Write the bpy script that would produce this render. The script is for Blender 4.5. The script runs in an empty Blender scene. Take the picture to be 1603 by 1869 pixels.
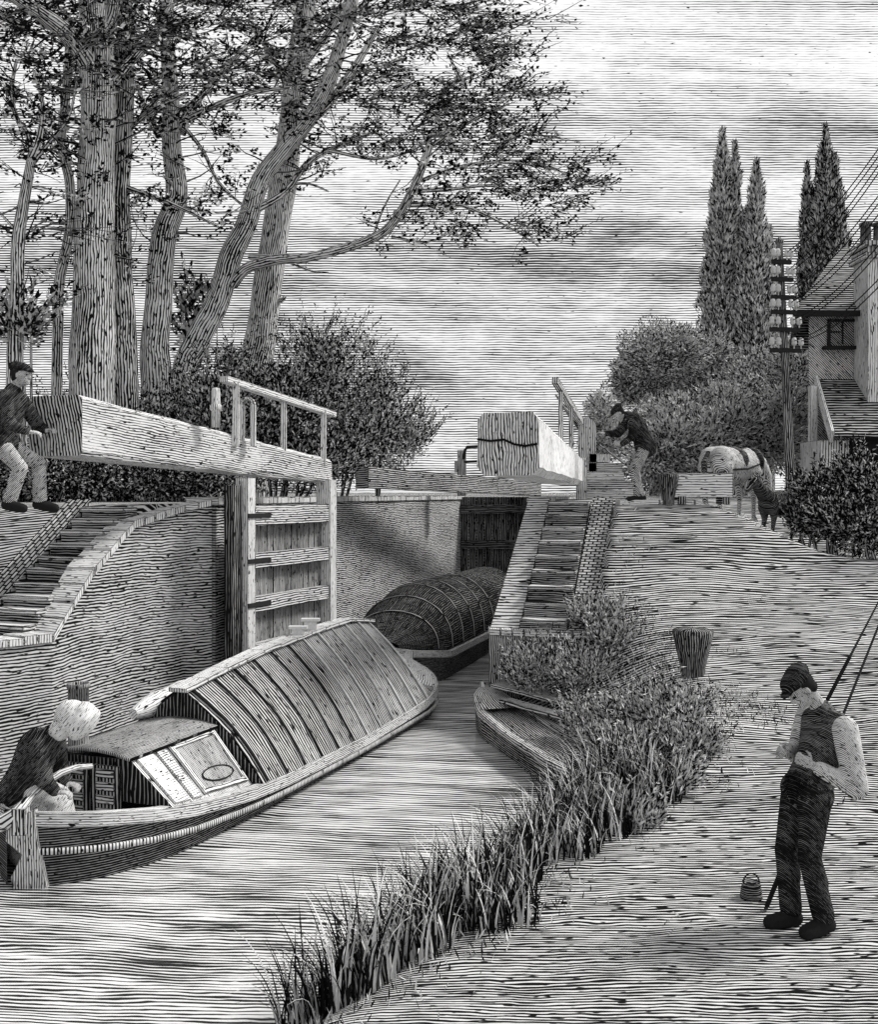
import bpy, bmesh, math, random
import numpy as np
from mathutils import Vector, Matrix, noise as mnoise

# ------------------------------------------------------------------ camera, sky, sun, exposure
scene = bpy.context.scene
COL = scene.collection
EYE = 3.3                       # eye height above the canal water
FPX, CX, CY = 1935.0, 801.5, 900.0
cam_data = bpy.data.cameras.new("camera")
cam = bpy.data.objects.new("camera", cam_data); COL.objects.link(cam)
cam.location = (0, 0, EYE); cam.rotation_euler = (math.radians(90), 0, 0)
cam_data.sensor_fit = 'HORIZONTAL'; cam_data.sensor_width = 36
cam_data.lens = 36 * FPX / 1603.0
cam_data.shift_y = -34.5 / 1603.0
cam_data.clip_start = 0.1; cam_data.clip_end = 3000
scene.camera = cam
scene.view_settings.view_transform = 'Standard'
scene.view_settings.look = 'None'
scene.view_settings.exposure = 1.12
scene.view_settings.gamma = 1

SUN_EL, SUN_AZ = math.radians(47), math.radians(72)    # azimuth measured from +Y towards +X
sun_dir = Vector((math.cos(SUN_EL)*math.sin(SUN_AZ), math.cos(SUN_EL)*math.cos(SUN_AZ), math.sin(SUN_EL)))
sd = bpy.data.lights.new("sun", 'SUN'); sd.energy = 1.5; sd.angle = math.radians(12); sd.color = (1, .985, .96)
so = bpy.data.objects.new("sun", sd); COL.objects.link(so)
so.rotation_euler = sun_dir.to_track_quat('Z', 'Y').to_euler()

class NT:
    """tiny node-tree helper"""
    def __init__(s, nt): s.nt = nt; s.N = nt.nodes; s.Lk = nt.links
    def node(s, t, **kw):
        n = s.N.new(t)
        for k, v in kw.items(): setattr(n, k, v)
        return n
    def put(s, sock, v):
        if isinstance(v, bpy.types.NodeSocket): s.Lk.new(v, sock)
        elif v is not None: sock.default_value = v
    def math(s, op, a, b=None, c=None, clamp=False):
        n = s.node('ShaderNodeMath', operation=op); n.use_clamp = clamp
        s.put(n.inputs[0], a)
        if b is not None: s.put(n.inputs[1], b)
        if c is not None: s.put(n.inputs[2], c)
        return n.outputs[0]
    def comb(s, x, y, z=0.0):
        n = s.node('ShaderNodeCombineXYZ'); s.put(n.inputs[0], x); s.put(n.inputs[1], y); s.put(n.inputs[2], z); return n.outputs[0]
    def sep(s, v):
        n = s.node('ShaderNodeSeparateXYZ'); s.put(n.inputs[0], v); return n.outputs
    def noise(s, vec, scale=1.0, detail=2.0, rough=.5, dist=0.0):
        n = s.node('ShaderNodeTexNoise'); s.put(n.inputs['Vector'], vec)
        n.inputs['Scale'].default_value = scale; n.inputs['Detail'].default_value = detail
        n.inputs['Roughness'].default_value = rough; n.inputs['Distortion'].default_value = dist
        return n.outputs[0]
    def step(s, x, lo, hi):
        n = s.node('ShaderNodeMapRange'); n.interpolation_type = 'SMOOTHSTEP'
        s.put(n.inputs[0], x); s.put(n.inputs[1], lo); s.put(n.inputs[2], hi); n.inputs[3].default_value = 0; n.inputs[4].default_value = 1
        return n.outputs[0]
    def mixc(s, f, a, b):
        n = s.node('ShaderNodeMix', data_type='RGBA'); s.put(n.inputs[0], f)
        s.put(n.inputs[6], a); s.put(n.inputs[7], b); return n.outputs[2]
    def ramp(s, f, pts, interp='LINEAR'):
        n = s.node('ShaderNodeValToRGB'); n.color_ramp.interpolation = interp
        e = n.color_ramp.elements
        while len(e) < len(pts): e.new(0.5)
        for el, (p, v) in zip(e, pts): el.position = p; el.color = (v, v, v, 1)
        s.put(n.inputs[0], f); return n.outputs[0]
    def strokes(s, u, v, duty, wob=.5, var=.25, brk=.25, soft=.14, knots=.36):
        """engraver's strokes. u runs along a line, v across it, both in line periods. 1 = paper, 0 = ink"""
        p = s.comb(s.math('MULTIPLY', u, .035), s.math('MULTIPLY', v, .06))
        w = s.math('MULTIPLY', s.math('SUBTRACT', s.noise(p, 1, 3), .5), wob * 6)
        vv = s.math('ADD', v, w)
        wig = s.math('MULTIPLY', s.math('SUBTRACT', s.noise(s.comb(s.math('MULTIPLY', u, .13), s.math('MULTIPLY', v, .35), 5.1), 1, 1), .5), .9*min(1, wob*2))
        vv = s.math('ADD', vv, wig)
        q = s.comb(s.math('MULTIPLY', u, .16), s.math('MULTIPLY', vv, 1.0))
        n2 = s.math('MULTIPLY', s.math('SUBTRACT', s.noise(q, 1, 2, .6), .5), brk * 2.6)
        r = s.comb(s.math('MULTIPLY', u, .03), s.math('MULTIPLY', v, .09), 3.7)
        n3 = s.math('MULTIPLY', s.math('SUBTRACT', s.noise(r, 1, 3, .6), .5), var * 2.6)
        thr = s.math('ADD', s.math('ADD', n2, n3), duty)
        tri = s.math('MULTIPLY', s.math('PINGPONG', vv, .5), 2.0)
        m = s.step(s.math('SUBTRACT', tri, thr), -soft, soft)
        if knots:      # the graver's short black ticks where two strokes run together
            k = s.noise(s.comb(s.math('MULTIPLY', u, .34), s.math('MULTIPLY', vv, 1.5), 9.3), 1, 1)
            m = s.math('MULTIPLY', m, s.step(k, knots-.035, knots+.035))
        return m
    def grain(s, x, y, z, duty, knots=.3):
        """short dashes running along z, for rounded things"""
        n = s.noise(s.comb(s.math('MULTIPLY', x, 1.0), s.math('MULTIPLY', y, 1.0), s.math('MULTIPLY', z, .16)), 1, 1.5, .5, .3)
        b = s.noise(s.comb(s.math('MULTIPLY', x, .09), s.math('MULTIPLY', y, .09), s.math('MULTIPLY', z, .07), ), 1, 2)
        thr = s.math('ADD', s.math('MULTIPLY', s.math('SUBTRACT', b, .5), .20), .5+(duty-.5)*.42)
        return s.step(s.math('SUBTRACT', n, thr), -.035, .035)

world = bpy.data.worlds.new("World"); scene.world = world; world.use_nodes = True
W = NT(world.node_tree); W.N.clear()
sky = W.node('ShaderNodeTexSky', sky_type='NISHITA'); sky.sun_disc = False
sky.sun_elevation = SUN_EL; sky.sun_rotation = SUN_AZ; sky.air_density = 1; sky.dust_density = 2
bw = W.node('ShaderNodeRGBToBW'); W.put(bw.inputs[0], sky.outputs[0])
tc = W.node('ShaderNodeTexCoord')
dx, dy, dz = W.sep(tc.outputs['Generated'])
den = W.math('MAXIMUM', W.math('ABSOLUTE', dy), .18)
el = W.math('DIVIDE', dz, den); az = W.math('DIVIDE', dx, den)
els = W.math('ADD', el, W.math('MULTIPLY', az, .07))
cl = W.noise(W.comb(W.math('MULTIPLY', az, 3.0), W.math('MULTIPLY', els, 11.0), 1.3), 1, 6, .66, .9)
cl2 = W.noise(W.comb(W.math('MULTIPLY', az, 1.1), W.math('MULTIPLY', els, 26.0), 8.1), 1, 5, .65, .5)
bias = W.ramp(W.math('MULTIPLY', el, 2.0, clamp=True),
              [(0, .46), (.14, .46), (.24, .36), (.30, .44), (.36, .40), (.41, .56), (.47, .52), (.53, .28), (.62, .26), (.75, .20), (1, .20)])
duty = W.math('ADD', bias, W.math('ADD', W.math('MULTIPLY', W.math('SUBTRACT', cl, .5), 1.35), W.math('MULTIPLY', W.math('SUBTRACT', cl2, .5), 1.5)))
duty = W.math('ADD', duty, W.math('MULTIPLY', W.math('MINIMUM', az, .0), -.25))
lines = W.strokes(W.math('MULTIPLY', az, 430), W.math('MULTIPLY', el, 430), W.math('MINIMUM', W.math('MAXIMUM', duty, -.1), .70), wob=.20, var=.22, brk=.26, soft=.2, knots=.24)
light = W.math('MINIMUM', W.math('MULTIPLY', bw.outputs[0], .25), .45)
fin = W.math('ADD', W.math('MULTIPLY', light, lines), .018)
bg = W.node('ShaderNodeBackground'); W.put(bg.inputs[0], fin); bg.inputs[1].default_value = 1.0
wo = W.node('ShaderNodeOutputWorld'); W.Lk.new(bg.outputs[0], wo.inputs[0])

# ------------------------------------------------------------------ materials (ink strokes lying on the surfaces)
MATS = {}
def ink(light=.8, dark=.012, duty=.45, period=.04, across='V', space='UV', wob=.5, var=.25, brk=.25,
        edge=0.0, cross=0.0, spec=0.0, rough=.9, angle=0.0, name=None, curve=None, brick=None, knots=.335):
    key = (knots, light, dark, duty, period, across, space, wob, var, brk, edge, cross, spec, rough, angle, curve, brick)
    if key in MATS: return MATS[key]
    period = period*.84
    m = bpy.data.materials.new(name or "ink"); m.use_nodes = True
    T = NT(m.node_tree); T.N.clear()
    if space == 'UV':
        t = T.node('ShaderNodeTexCoord'); x, y, z = T.sep(t.outputs['UV'])
        u, v = (x, y) if across == 'V' else (y, x)
    else:
        if space in ('OBJ', 'GRAIN'): t = T.node('ShaderNodeTexCoord'); vec = t.outputs['Object']
        else: t = T.node('ShaderNodeNewGeometry'); vec = t.outputs['Position']
        x, y, z = T.sep(vec)
        if space == 'GRAIN': u, v = x, y
        elif across == 'Z': u, v = T.math('ADD', x, y), z
        elif across == 'X': u, v = z, T.math('ADD', x, T.math('MULTIPLY', y, .6))
        elif across == 'Y': u, v = x, y
        elif across == 'YZ': u, v = x, T.math('ADD', y, T.math('MULTIPLY', z, .25))
        elif across == 'XZ': u, v = T.math('SUBTRACT', x, z), T.math('ADD', T.math('ADD', x, z), T.math('MULTIPLY', y, .5))
    if angle:
        c, s_ = math.cos(angle), math.sin(angle)
        u, v = (T.math('ADD', T.math('MULTIPLY', u, c), T.math('MULTIPLY', v, -s_)),
                T.math('ADD', T.math('MULTIPLY', u, s_), T.math('MULTIPLY', v, c)))
    if curve == 'LOG':            # strokes widen up the bank, as the ground gets coarser
        yy = T.math('MAXIMUM', y, 1.0); v = T.math('ADD', T.math('LOGARITHM', T.math('MAXIMUM', v, 1.0), math.e), T.math('MULTIPLY', z, .06)); u = T.math('DIVIDE', u, yy)
    up = T.math('DIVIDE', u, period); vp = T.math('DIVIDE', v, period)
    mask = T.grain(T.math('DIVIDE', x, period), T.math('DIVIDE', y, period), T.math('DIVIDE', z, period), duty) if space == 'GRAIN' else T.strokes(up, vp, duty, wob, var, brk, knots=knots)
    if cross:
        m2 = T.strokes(vp, up, cross, wob, var, brk)
        mask = T.math('MULTIPLY', mask, m2)
    if brick:
        bt = T.node('ShaderNodeTexBrick'); T.put(bt.inputs['Vector'], T.comb(u, v))
        bt.inputs['Color1'].default_value = (1, 1, 1, 1); bt.inputs['Color2'].default_value = (.55, .55, .55, 1); bt.inputs['Mortar'].default_value = (0, 0, 0, 1)
        bt.inputs['Scale'].default_value = 1; bt.inputs['Brick Width'].default_value = brick[0]; bt.inputs['Row Height'].default_value = brick[1]
        bt.inputs['Mortar Size'].default_value = brick[2]; bt.inputs['Mortar Smooth'].default_value = .1
        bb = T.node('ShaderNodeRGBToBW'); T.put(bb.inputs[0], bt.outputs[0])
        mask = T.math('MULTIPLY', bb.outputs[0], T.math('ADD', T.math('MULTIPLY', mask, .7), .3))
    if edge:
        bv = T.node('ShaderNodeBevel'); bv.samples = 4; bv.inputs[0].default_value = edge
        g = T.node('ShaderNodeNewGeometry')
        dt = T.node('ShaderNodeVectorMath', operation='DOT_PRODUCT'); T.put(dt.inputs[0], bv.outputs[0]); T.put(dt.inputs[1], g.outputs['Normal'])
        mask = T.math('MULTIPLY', mask, T.step(dt.outputs['Value'], .93, .985))
    col = T.mixc(mask, (dark, dark, dark, 1), (light, light, light, 1))
    b = T.node('ShaderNodeBsdfPrincipled'); T.put(b.inputs['Base Color'], col)
    b.inputs['Roughness'].default_value = rough; b.inputs['Specular IOR Level'].default_value = spec
    o = T.node('ShaderNodeOutputMaterial'); T.Lk.new(b.outputs[0], o.inputs[0])
    MATS[key] = m; return m

def leafmat(frac=.65, light=.5, dark=.01, name="leaf ink"):
    """every leaf is either inked or paper"""
    key = ('leaf', frac, light, dark)
    if key in MATS: return MATS[key]
    m = bpy.data.materials.new(name); m.use_nodes = True
    T = NT(m.node_tree); T.N.clear()
    g = T.node('ShaderNodeNewGeometry')
    r = T.ramp(g.outputs['Random Per Island'], [(0, dark), (frac, dark), (min(frac+.02, .99), light*.6), (1, light)])
    b = T.node('ShaderNodeBsdfPrincipled'); T.put(b.inputs['Base Color'], r)
    b.inputs['Roughness'].default_value = .9; b.inputs['Specular IOR Level'].default_value = 0
    o = T.node('ShaderNodeOutputMaterial'); T.Lk.new(b.outputs[0], o.inputs[0])
    MATS[key] = m; return m

def flat(v, name="plain ink", rough=.9):
    key = ('flat', v)
    if key in MATS: return MATS[key]
    m = bpy.data.materials.new(name); m.use_nodes = True
    T = NT(m.node_tree); T.N.clear()
    t = T.node('ShaderNodeTexCoord'); n = T.noise(t.outputs['Object'], 30, 3)
    c = T.ramp(n, [(0, v*.6), (1, min(v*1.4, .9))])
    b = T.node('ShaderNodeBsdfPrincipled'); T.put(b.inputs['Base Color'], c)
    b.inputs['Roughness'].default_value = rough; b.inputs['Specular IOR Level'].default_value = 0.1
    o = T.node('ShaderNodeOutputMaterial'); T.Lk.new(b.outputs[0], o.inputs[0])
    MATS[key] = m; return m

# ------------------------------------------------------------------ geometry helpers
def P(px, py, D):
    """a point measured on the reference at distance D -> metres"""
    return Vector(((px-CX)/FPX*D, D, EYE-(py-CY)/FPX*D))
def tag(o, label=None, cat=None, group=None, kind=None):
    if label: o['label'] = label
    if cat: o['category'] = cat
    if group: o['group'] = group
    if kind: o['kind'] = kind
    return o
def thing(name, loc, label, cat, group=None, rz=0):
    o = bpy.data.objects.new(name, None); COL.objects.link(o); o.empty_display_size = .1
    o.location = loc; o.rotation_euler = (0, 0, rz)
    bpy.context.view_layer.update()
    return tag(o, label, cat, group)
def origin_of(parent):
    M = Matrix.Identity(4); p = parent
    while p is not None:
        M = (Matrix.Translation(p.location) @ p.rotation_euler.to_matrix().to_4x4()) @ M; p = p.parent
    return M
class MB:
    def __init__(s): s.v = []; s.f = []; s.uv = []; s.sm = []
    def poly(s, pts, g=None, smooth=False):
        pts = [Vector(p) for p in pts]
        i0 = len(s.v); s.v += pts; s.f.append(list(range(i0, i0+len(pts))))
        n = Vector((0, 0, 0))
        for i in range(len(pts)): n += (pts[i]-pts[0]).cross(pts[(i+1) % len(pts)]-pts[0])
        n = n.normalized() if n.length > 1e-12 else Vector((0, 0, 1))
        if g is None: g = max(((pts[(i+1) % len(pts)]-pts[i]) for i in range(len(pts))), key=lambda e: e.length)
        g = Vector(g); gp = g - n*g.dot(n)
        if gp.length < .2*g.length: gp = Vector((0, 0, 1)) - n*n.z
        if gp.length < .1: gp = n.orthogonal()
        gp.normalize(); w = n.cross(gp)
        s.uv.append([(p.dot(gp), p.dot(w)) for p in pts]); s.sm.append(smooth)
    def hexa(s, b, t, g=None):
        """b, t: four corners each, counter-clockwise seen from above"""
        b = [Vector(p) for p in b]; t = [Vector(p) for p in t]
        if g is None:
            c = [(b[1]-b[0]), (b[3]-b[0]), (t[0]-b[0])]; g = max(c, key=lambda e: e.length)
        s.poly([b[3], b[2], b[1], b[0]], g); s.poly(t, g)
        for i in range(4):
            j = (i+1) % 4; s.poly([b[i], b[j], t[j], t[i]], g)
    def box(s, c, size, M=None, g=None):
        hx, hy, hz = size[0]/2, size[1]/2, size[2]/2; c = Vector(c)
        q = [(-hx, -hy), (hx, -hy), (hx, hy), (-hx, hy)]
        M = M or Matrix.Identity(3)
        if g is None: g = M @ (Vector((1, 0, 0)) if size[0] >= max(size[1:]) else Vector((0, 1, 0)) if size[1] >= size[2] else Vector((0, 0, 1)))
        s.hexa([c+M@Vector((x, y, -hz)) for x, y in q], [c+M@Vector((x, y, hz)) for x, y in q], g)
    def bar(s, a, b, w, h, w2=None, h2=None, up=(0, 0, 1)):
        """square bar from a to b; w sideways, h upward"""
        a, b = Vector(a), Vector(b); d = (b-a).normalized(); up = Vector(up)
        sd = d.cross(up)
        if sd.length < .01: sd = d.cross(Vector((0, 1, 0)))
        sd.normalize(); uu = sd.cross(d); w2 = w if w2 is None else w2; h2 = h if h2 is None else h2
        A = [a+sd*x*w/2+uu*y*h/2 for x, y in ((-1, -1), (1, -1), (1, 1), (-1, 1))]
        B = [b+sd*x*w2/2+uu*y*h2/2 for x, y in ((-1, -1), (1, -1), (1, 1), (-1, 1))]
        s.poly([A[0], A[1], A[2], A[3]], d); s.poly([B[3], B[2], B[1], B[0]], d)
        for i in range(4):
            j = (i+1) % 4; s.poly([A[j], A[i], B[i], B[j]], d)
    def tube(s, pts, rad, seg=8, cap=True, wob=0.0):
        pts = [Vector(p) for p in pts]; n = len(pts)
        if not hasattr(rad, '__len__'): rad = [rad]*n
        rings = []; L = 0; Ls = []
        prev = None
        for i in range(n):
            d = (pts[min(i+1, n-1)]-pts[max(i-1, 0)])
            d = d.normalized() if d.length > 1e-9 else Vector((0, 0, 1))
            if prev is None: a = d.orthogonal().normalized()
            else:
                a = prev - d*prev.dot(d)
                a = a.normalized() if a.length > 1e-6 else d.orthogonal().normalized()
            prev = a; b = d.cross(a)
            if i: L += (pts[i]-pts[i-1]).length
            Ls.append(L)
            ring = []
            for k in range(seg):
                t = 2*math.pi*k/seg
                r = rad[i]
                if wob: r *= 1+wob*mnoise.noise(Vector((math.cos(t)*1.6, math.sin(t)*1.6, L*1.3+pts[0].x*7)))
                ring.append(pts[i]+(a*math.cos(t)+b*math.sin(t))*r)
            rings.append(ring)
        base = len(s.v)
        for r in rings: s.v += r
        rm = sum(rad)/n
        for i in range(n-1):
            for k in range(seg):
                k2 = (k+1) % seg
                s.f.append([base+i*seg+k, base+i*seg+k2, base+(i+1)*seg+k2, base+(i+1)*seg+k])
                u0, u1 = 2*math.pi*k/seg*rm, 2*math.pi*(k+1)/seg*rm
                s.uv.append([(Ls[i], u0), (Ls[i], u1), (Ls[i+1], u1), (Ls[i+1], u0)]); s.sm.append(True)
        if cap:
            s.poly(list(reversed(rings[0]))); s.poly(rings[-1])
    def lathe(s, c, prof, seg=20, axis=None):
        """prof: (radius, height) pairs"""
        M = Vector(axis).to_track_quat('Z', 'Y').to_matrix() if axis is not None else Matrix.Identity(3)
        c = Vector(c); base = len(s.v)
        for r, z in prof:
            for k in range(seg):
                t = 2*math.pi*k/seg; s.v.append(c+M@Vector((r*math.cos(t), r*math.sin(t), z)))
        rm = max(r for r, _ in prof)
        for i in range(len(prof)-1):
            for k in range(seg):
                k2 = (k+1) % seg
                s.f.append([base+i*seg+k, base+i*seg+k2, base+(i+1)*seg+k2, base+(i+1)*seg+k])
                l0 = i*.1 + prof[i][1]; l1 = i*.1 + .1 + prof[i+1][1] if prof[i][1] == prof[i+1][1] else i*.1+prof[i+1][1]
                u0, u1 = 2*math.pi*k/seg*rm, 2*math.pi*(k+1)/seg*rm
                s.uv.append([(l0, u0), (l0, u1), (l1, u1), (l1, u0)]); s.sm.append(True)
    def sheet(s, grid, smooth=True, flip=False):
        """grid of points [i][j]; u follows i, v follows j"""
        I, J = len(grid), len(grid[0]); base = len(s.v)
        for row in grid: s.v += [Vector(p) for p in row]
        us = [0]; vs = [0]
        mj = J//2; mi = I//2
        for i in range(1, I): us.append(us[-1]+(Vector(grid[i][mj])-Vector(grid[i-1][mj])).length)
        for j in range(1, J): vs.append(vs[-1]+(Vector(grid[mi][j])-Vector(grid[mi][j-1])).length)
        for i in range(I-1):
            for j in range(J-1):
                q = [(i, j), (i+1, j), (i+1, j+1), (i, j+1)]
                if flip: q.reverse()
                s.f.append([base+a*J+b for a, b in q]); s.uv.append([(us[a], vs[b]) for a, b in q]); s.sm.append(smooth)
    def build(s, name, mat, parent=None, solid=0.0):
        me = bpy.data.meshes.new(name)
        M = origin_of(parent).inverted() if parent else None
        vs = [tuple(M@v) if M else tuple(v) for v in s.v]
        me.from_pydata(vs, [], s.f)
        uvl = me.uv_layers.new(name="UVMap")
        flat_uv = [c for f in s.uv for p in f for c in p]
        uvl.data.foreach_set('uv', flat_uv)
        me.polygons.foreach_set('use_smooth', s.sm)
        me.materials.append(mat); me.update()
        o = bpy.data.objects.new(name, me); COL.objects.link(o)
        if parent: o.parent = parent
        if solid:
            md = o.modifiers.new('thick', 'SOLIDIFY'); md.thickness = solid; md.offset = 0
        return o

def leaf_mesh(name, C, Dv, ln, wd, mat, parent, seed=0):
    """C: Nx3 leaf roots (world), Dv: Nx3 directions; every leaf is a small pointed folded blade"""
    rng = np.random.default_rng(seed)
    C = np.asarray(C, float); Dv = np.asarray(Dv, float); N = len(C)
    Dv /= np.linalg.norm(Dv, axis=1, keepdims=True)+1e-9
    R = rng.normal(size=(N, 3)); S = np.cross(Dv, R); S /= np.linalg.norm(S, axis=1, keepdims=True)+1e-9
    ln = ln*(.6+.8*rng.random((N, 1))); wd = wd*(.6+.8*rng.random((N, 1)))
    v0 = C; v2 = C+Dv*ln; v1 = C+Dv*ln*.45+S*wd/2; v3 = C+Dv*ln*.45-S*wd/2
    V = np.stack([v0, v1, v2, v3], 1).reshape(-1, 3)
    if parent:
        M = np.array(origin_of(parent).inverted()); V = V@M[:3, :3].T+M[:3, 3]
    me = bpy.data.meshes.new(name)
    me.vertices.add(4*N); me.vertices.foreach_set('co', V.ravel())
    me.loops.add(4*N); me.loops.foreach_set('vertex_index', np.arange(4*N, dtype=np.int32))
    me.polygons.add(N); me.polygons.foreach_set('loop_start', np.arange(0, 4*N, 4, dtype=np.int32))
    me.update(calc_edges=True); me.materials.append(mat)
    o = bpy.data.objects.new(name, me); COL.objects.link(o)
    if parent: o.parent = parent
    return o

def fuse(name, prims, mat, parent, voxel=.01, smooth=4, local=True):
    """union of tapered capsules and ellipsoids, voxel-fused into one continuous skin.
       ('c', p0, r0, p1, r1) capsule; ('e', centre, radii, Matrix3) ellipsoid. Coordinates are the parent's."""
    bm = bmesh.new()
    for p in prims:
        if p[0] == 'c':
            _, a, ra, b, rb = p; a, b = Vector(a), Vector(b); d = b-a; L = d.length
            if L < 1e-5: continue
            M = d.to_track_quat('Z', 'Y').to_matrix().to_4x4()
            seg = 14; rings = []
            prof = []
            for k in range(5): t = math.pi/2*(1-k/4); prof.append((ra*math.cos(t), -ra*math.sin(t)))
            for k in range(5): t = math.pi/2*(k/4); prof.append((rb*math.cos(t), L+rb*math.sin(t)))
            for r, z in prof:
                r = max(r, 1e-4)
                rings.append([bm.verts.new(a + (M.to_3x3()@Vector((r*math.cos(2*math.pi*q/seg), r*math.sin(2*math.pi*q/seg), z)))) for q in range(seg)])
            for i in range(len(rings)-1):
                for q in range(seg): bm.faces.new([rings[i][q], rings[i][(q+1) % seg], rings[i+1][(q+1) % seg], rings[i+1][q]])
            bm.faces.new(list(reversed(rings[0]))); bm.faces.new(rings[-1])
        else:
            c, r = Vector(p[1]), p[2]; M3 = p[3] if len(p) > 3 else Matrix.Identity(3)
            M4 = Matrix.Translation(c) @ M3.to_4x4() @ Matrix.Diagonal((*r, 1))
            bmesh.ops.create_uvsphere(bm, u_segments=18, v_segments=12, radius=1, matrix=M4)
    me = bpy.data.meshes.new(name+"_raw"); bm.to_mesh(me); bm.free()
    tmp = bpy.data.objects.new("tmp_fuse", me); COL.objects.link(tmp)
    md = tmp.modifiers.new('r', 'REMESH'); md.mode = 'VOXEL'; md.voxel_size = voxel; md.use_smooth_shade = True
    if smooth:
        ms = tmp.modifiers.new('s', 'SMOOTH'); ms.iterations = smooth; ms.factor = .5
    dg = bpy.context.evaluated_depsgraph_get()
    out = bpy.data.meshes.new_from_object(tmp.evaluated_get(dg)); out.name = name
    bpy.data.objects.remove(tmp); bpy.data.meshes.remove(me)
    out.materials.clear(); out.materials.append(mat)
    o = bpy.data.objects.new(name, out); COL.objects.link(o)
    if parent: o.parent = parent
    return o
def frame(f, up=(0, 0, 1)):
    """matrix whose X is f (forward), Z about up"""
    f = Vector(f).normalized(); l = Vector(up).cross(f)
    l = l.normalized() if l.length > 1e-4 else Vector((0, 1, 0)); u = f.cross(l)
    return Matrix((f, l, u)).transposed()
def lerp(a, b, t): return Vector(a)*(1-t)+Vector(b)*t
random.seed(5)
# ------------------------------------------------------------------ ground and water
LY = [-60, 4, 9.5, 10.5, 11.5, 13, 14, 17, 19, 27, 27.01, 60]; LX = [-40, -14, -6, -4.95, -4.2, -3.75, -2.85, -2.4, -1.92, .6, 4, 4]
RY = [-60, 4, 6.6, 8.0, 9.4, 11.6, 13.4, 14.8, 15.3, 18.0, 27]; RX = [-25, -2.2, -.68, 0, .97, 1.6, 1.55, 1.0, .72, 1.5, 4.8]
def ss(a, b, x): t = np.clip((np.asarray(x, float)-a)/(b-a), 0, 1); return t*t*(3-2*t)
S0 = np.array([-4.12, 13.5]); S1 = np.array([-4.80, 11.7]); SD = (S1-S0)/np.linalg.norm(S1-S0); SLEN = float(np.linalg.norm(S1-S0)); SNR = np.array([-SD[1], SD[0]])  # to the right of the stairs going down = towards canal
TOPZ = 3.2
def zright(x, y):
    YP = [-60, 6, 8.5, 10, 12, 14, 15.3, 16.4, 17.3, 60]; ZP = [.40, .42, .45, .66, 1.05, 1.48, 1.84, 2.66, TOPZ-.01, TOPZ]
    prof = sum(np.interp(np.asarray(y)+o, YP, ZP) for o in (-.5, -.3, -.1, .1, .3, .5))/6
    top = TOPZ - (.95*ss(3.9, 6.6, x) + .6*ss(6.6, 12, x))*(1-ss(18.5, 22, y))
    n = np.sin(x*1.7+y*.9)*.035+np.sin(x*3.1-y*2.3)*.02
    z = np.minimum(prof, top) + n*ss(8, 10, y)*(1-ss(16, 17, y))
    return z
def Hgt(x, y):
    x = np.asarray(x, float); y = np.asarray(y, float)
    L = np.interp(y, LY, LX); R = np.interp(y, RY, RX)
    # left bank
    t = ((x-S0[0])*SD[0]+(y-S0[1])*SD[1])/SLEN
    side = (x-S0[0])*SNR[0]+(y-S0[1])*SNR[1]
    zl = TOPZ - .04 - 1.44*ss(-.12, 1.1, t)
    zl = zl - .22*((t > 0) & (t < .95) & (np.abs(side) < .7))
    zl = zl + np.where(y < 12.8, .35*ss(-5.6, -8.5, x), 0)
    # right bank
    zr = zright(x, y)
    d = x-R
    edge = .06+d*np.interp(y, [0, 9, 11, 13, 15.2, 15.4], [1.0, 1.0, .85, .9, 1.2, 9])
    k_ = .18; zr = np.where((y < 15.35), -k_*np.log(np.exp(-np.clip(zr, -3, 20)/k_)+np.exp(-np.clip(edge, -3, 20)/k_)), zr)
    strip = (y > 15.2) & (y < 18.1) & (d < 1.55)
    zr = np.where(strip, np.minimum(zr, .95+(y-15.3)/2.7*1.95)-.25, zr)
    z = np.where(y < 27, np.where(x < L-np.where(y < 14.2, .40, .22), zl, np.where(x > R, zr, -.6)), TOPZ)
    z = np.where((y < 27) & (y > 15.3) & (x < R+.22) & (x > L-.22), -.6, z)
    return z
def gz(x, y): return float(Hgt(x, y))
xs = np.concatenate([[-600, -200, -80, -40, -25, -16], np.arange(-11, 10.01, .11), [12, 16, 25, 40, 80, 200, 600]])
ys = np.concatenate([[-300, -100, -30, -5, 2], np.arange(5, 20.01, .11), np.arange(20.5, 27, .5), [26.99, 27.02, 29, 35, 45, 70, 130, 300, 900]])
XX, YY = np.meshgrid(xs, ys, indexing='ij'); ZZ = Hgt(XX, YY)
g = MB(); g.sheet([[(XX[i, j], YY[i, j], ZZ[i, j]) for j in range(len(ys))] for i in range(len(xs))])
ground = g.build('ground', ink(light=.74, duty=.60, period=.0066, across='YZ', space='POS', curve='LOG', wob=.9, var=.22, brk=.44, knots=.35))
tag(ground, kind='structure')
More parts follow.
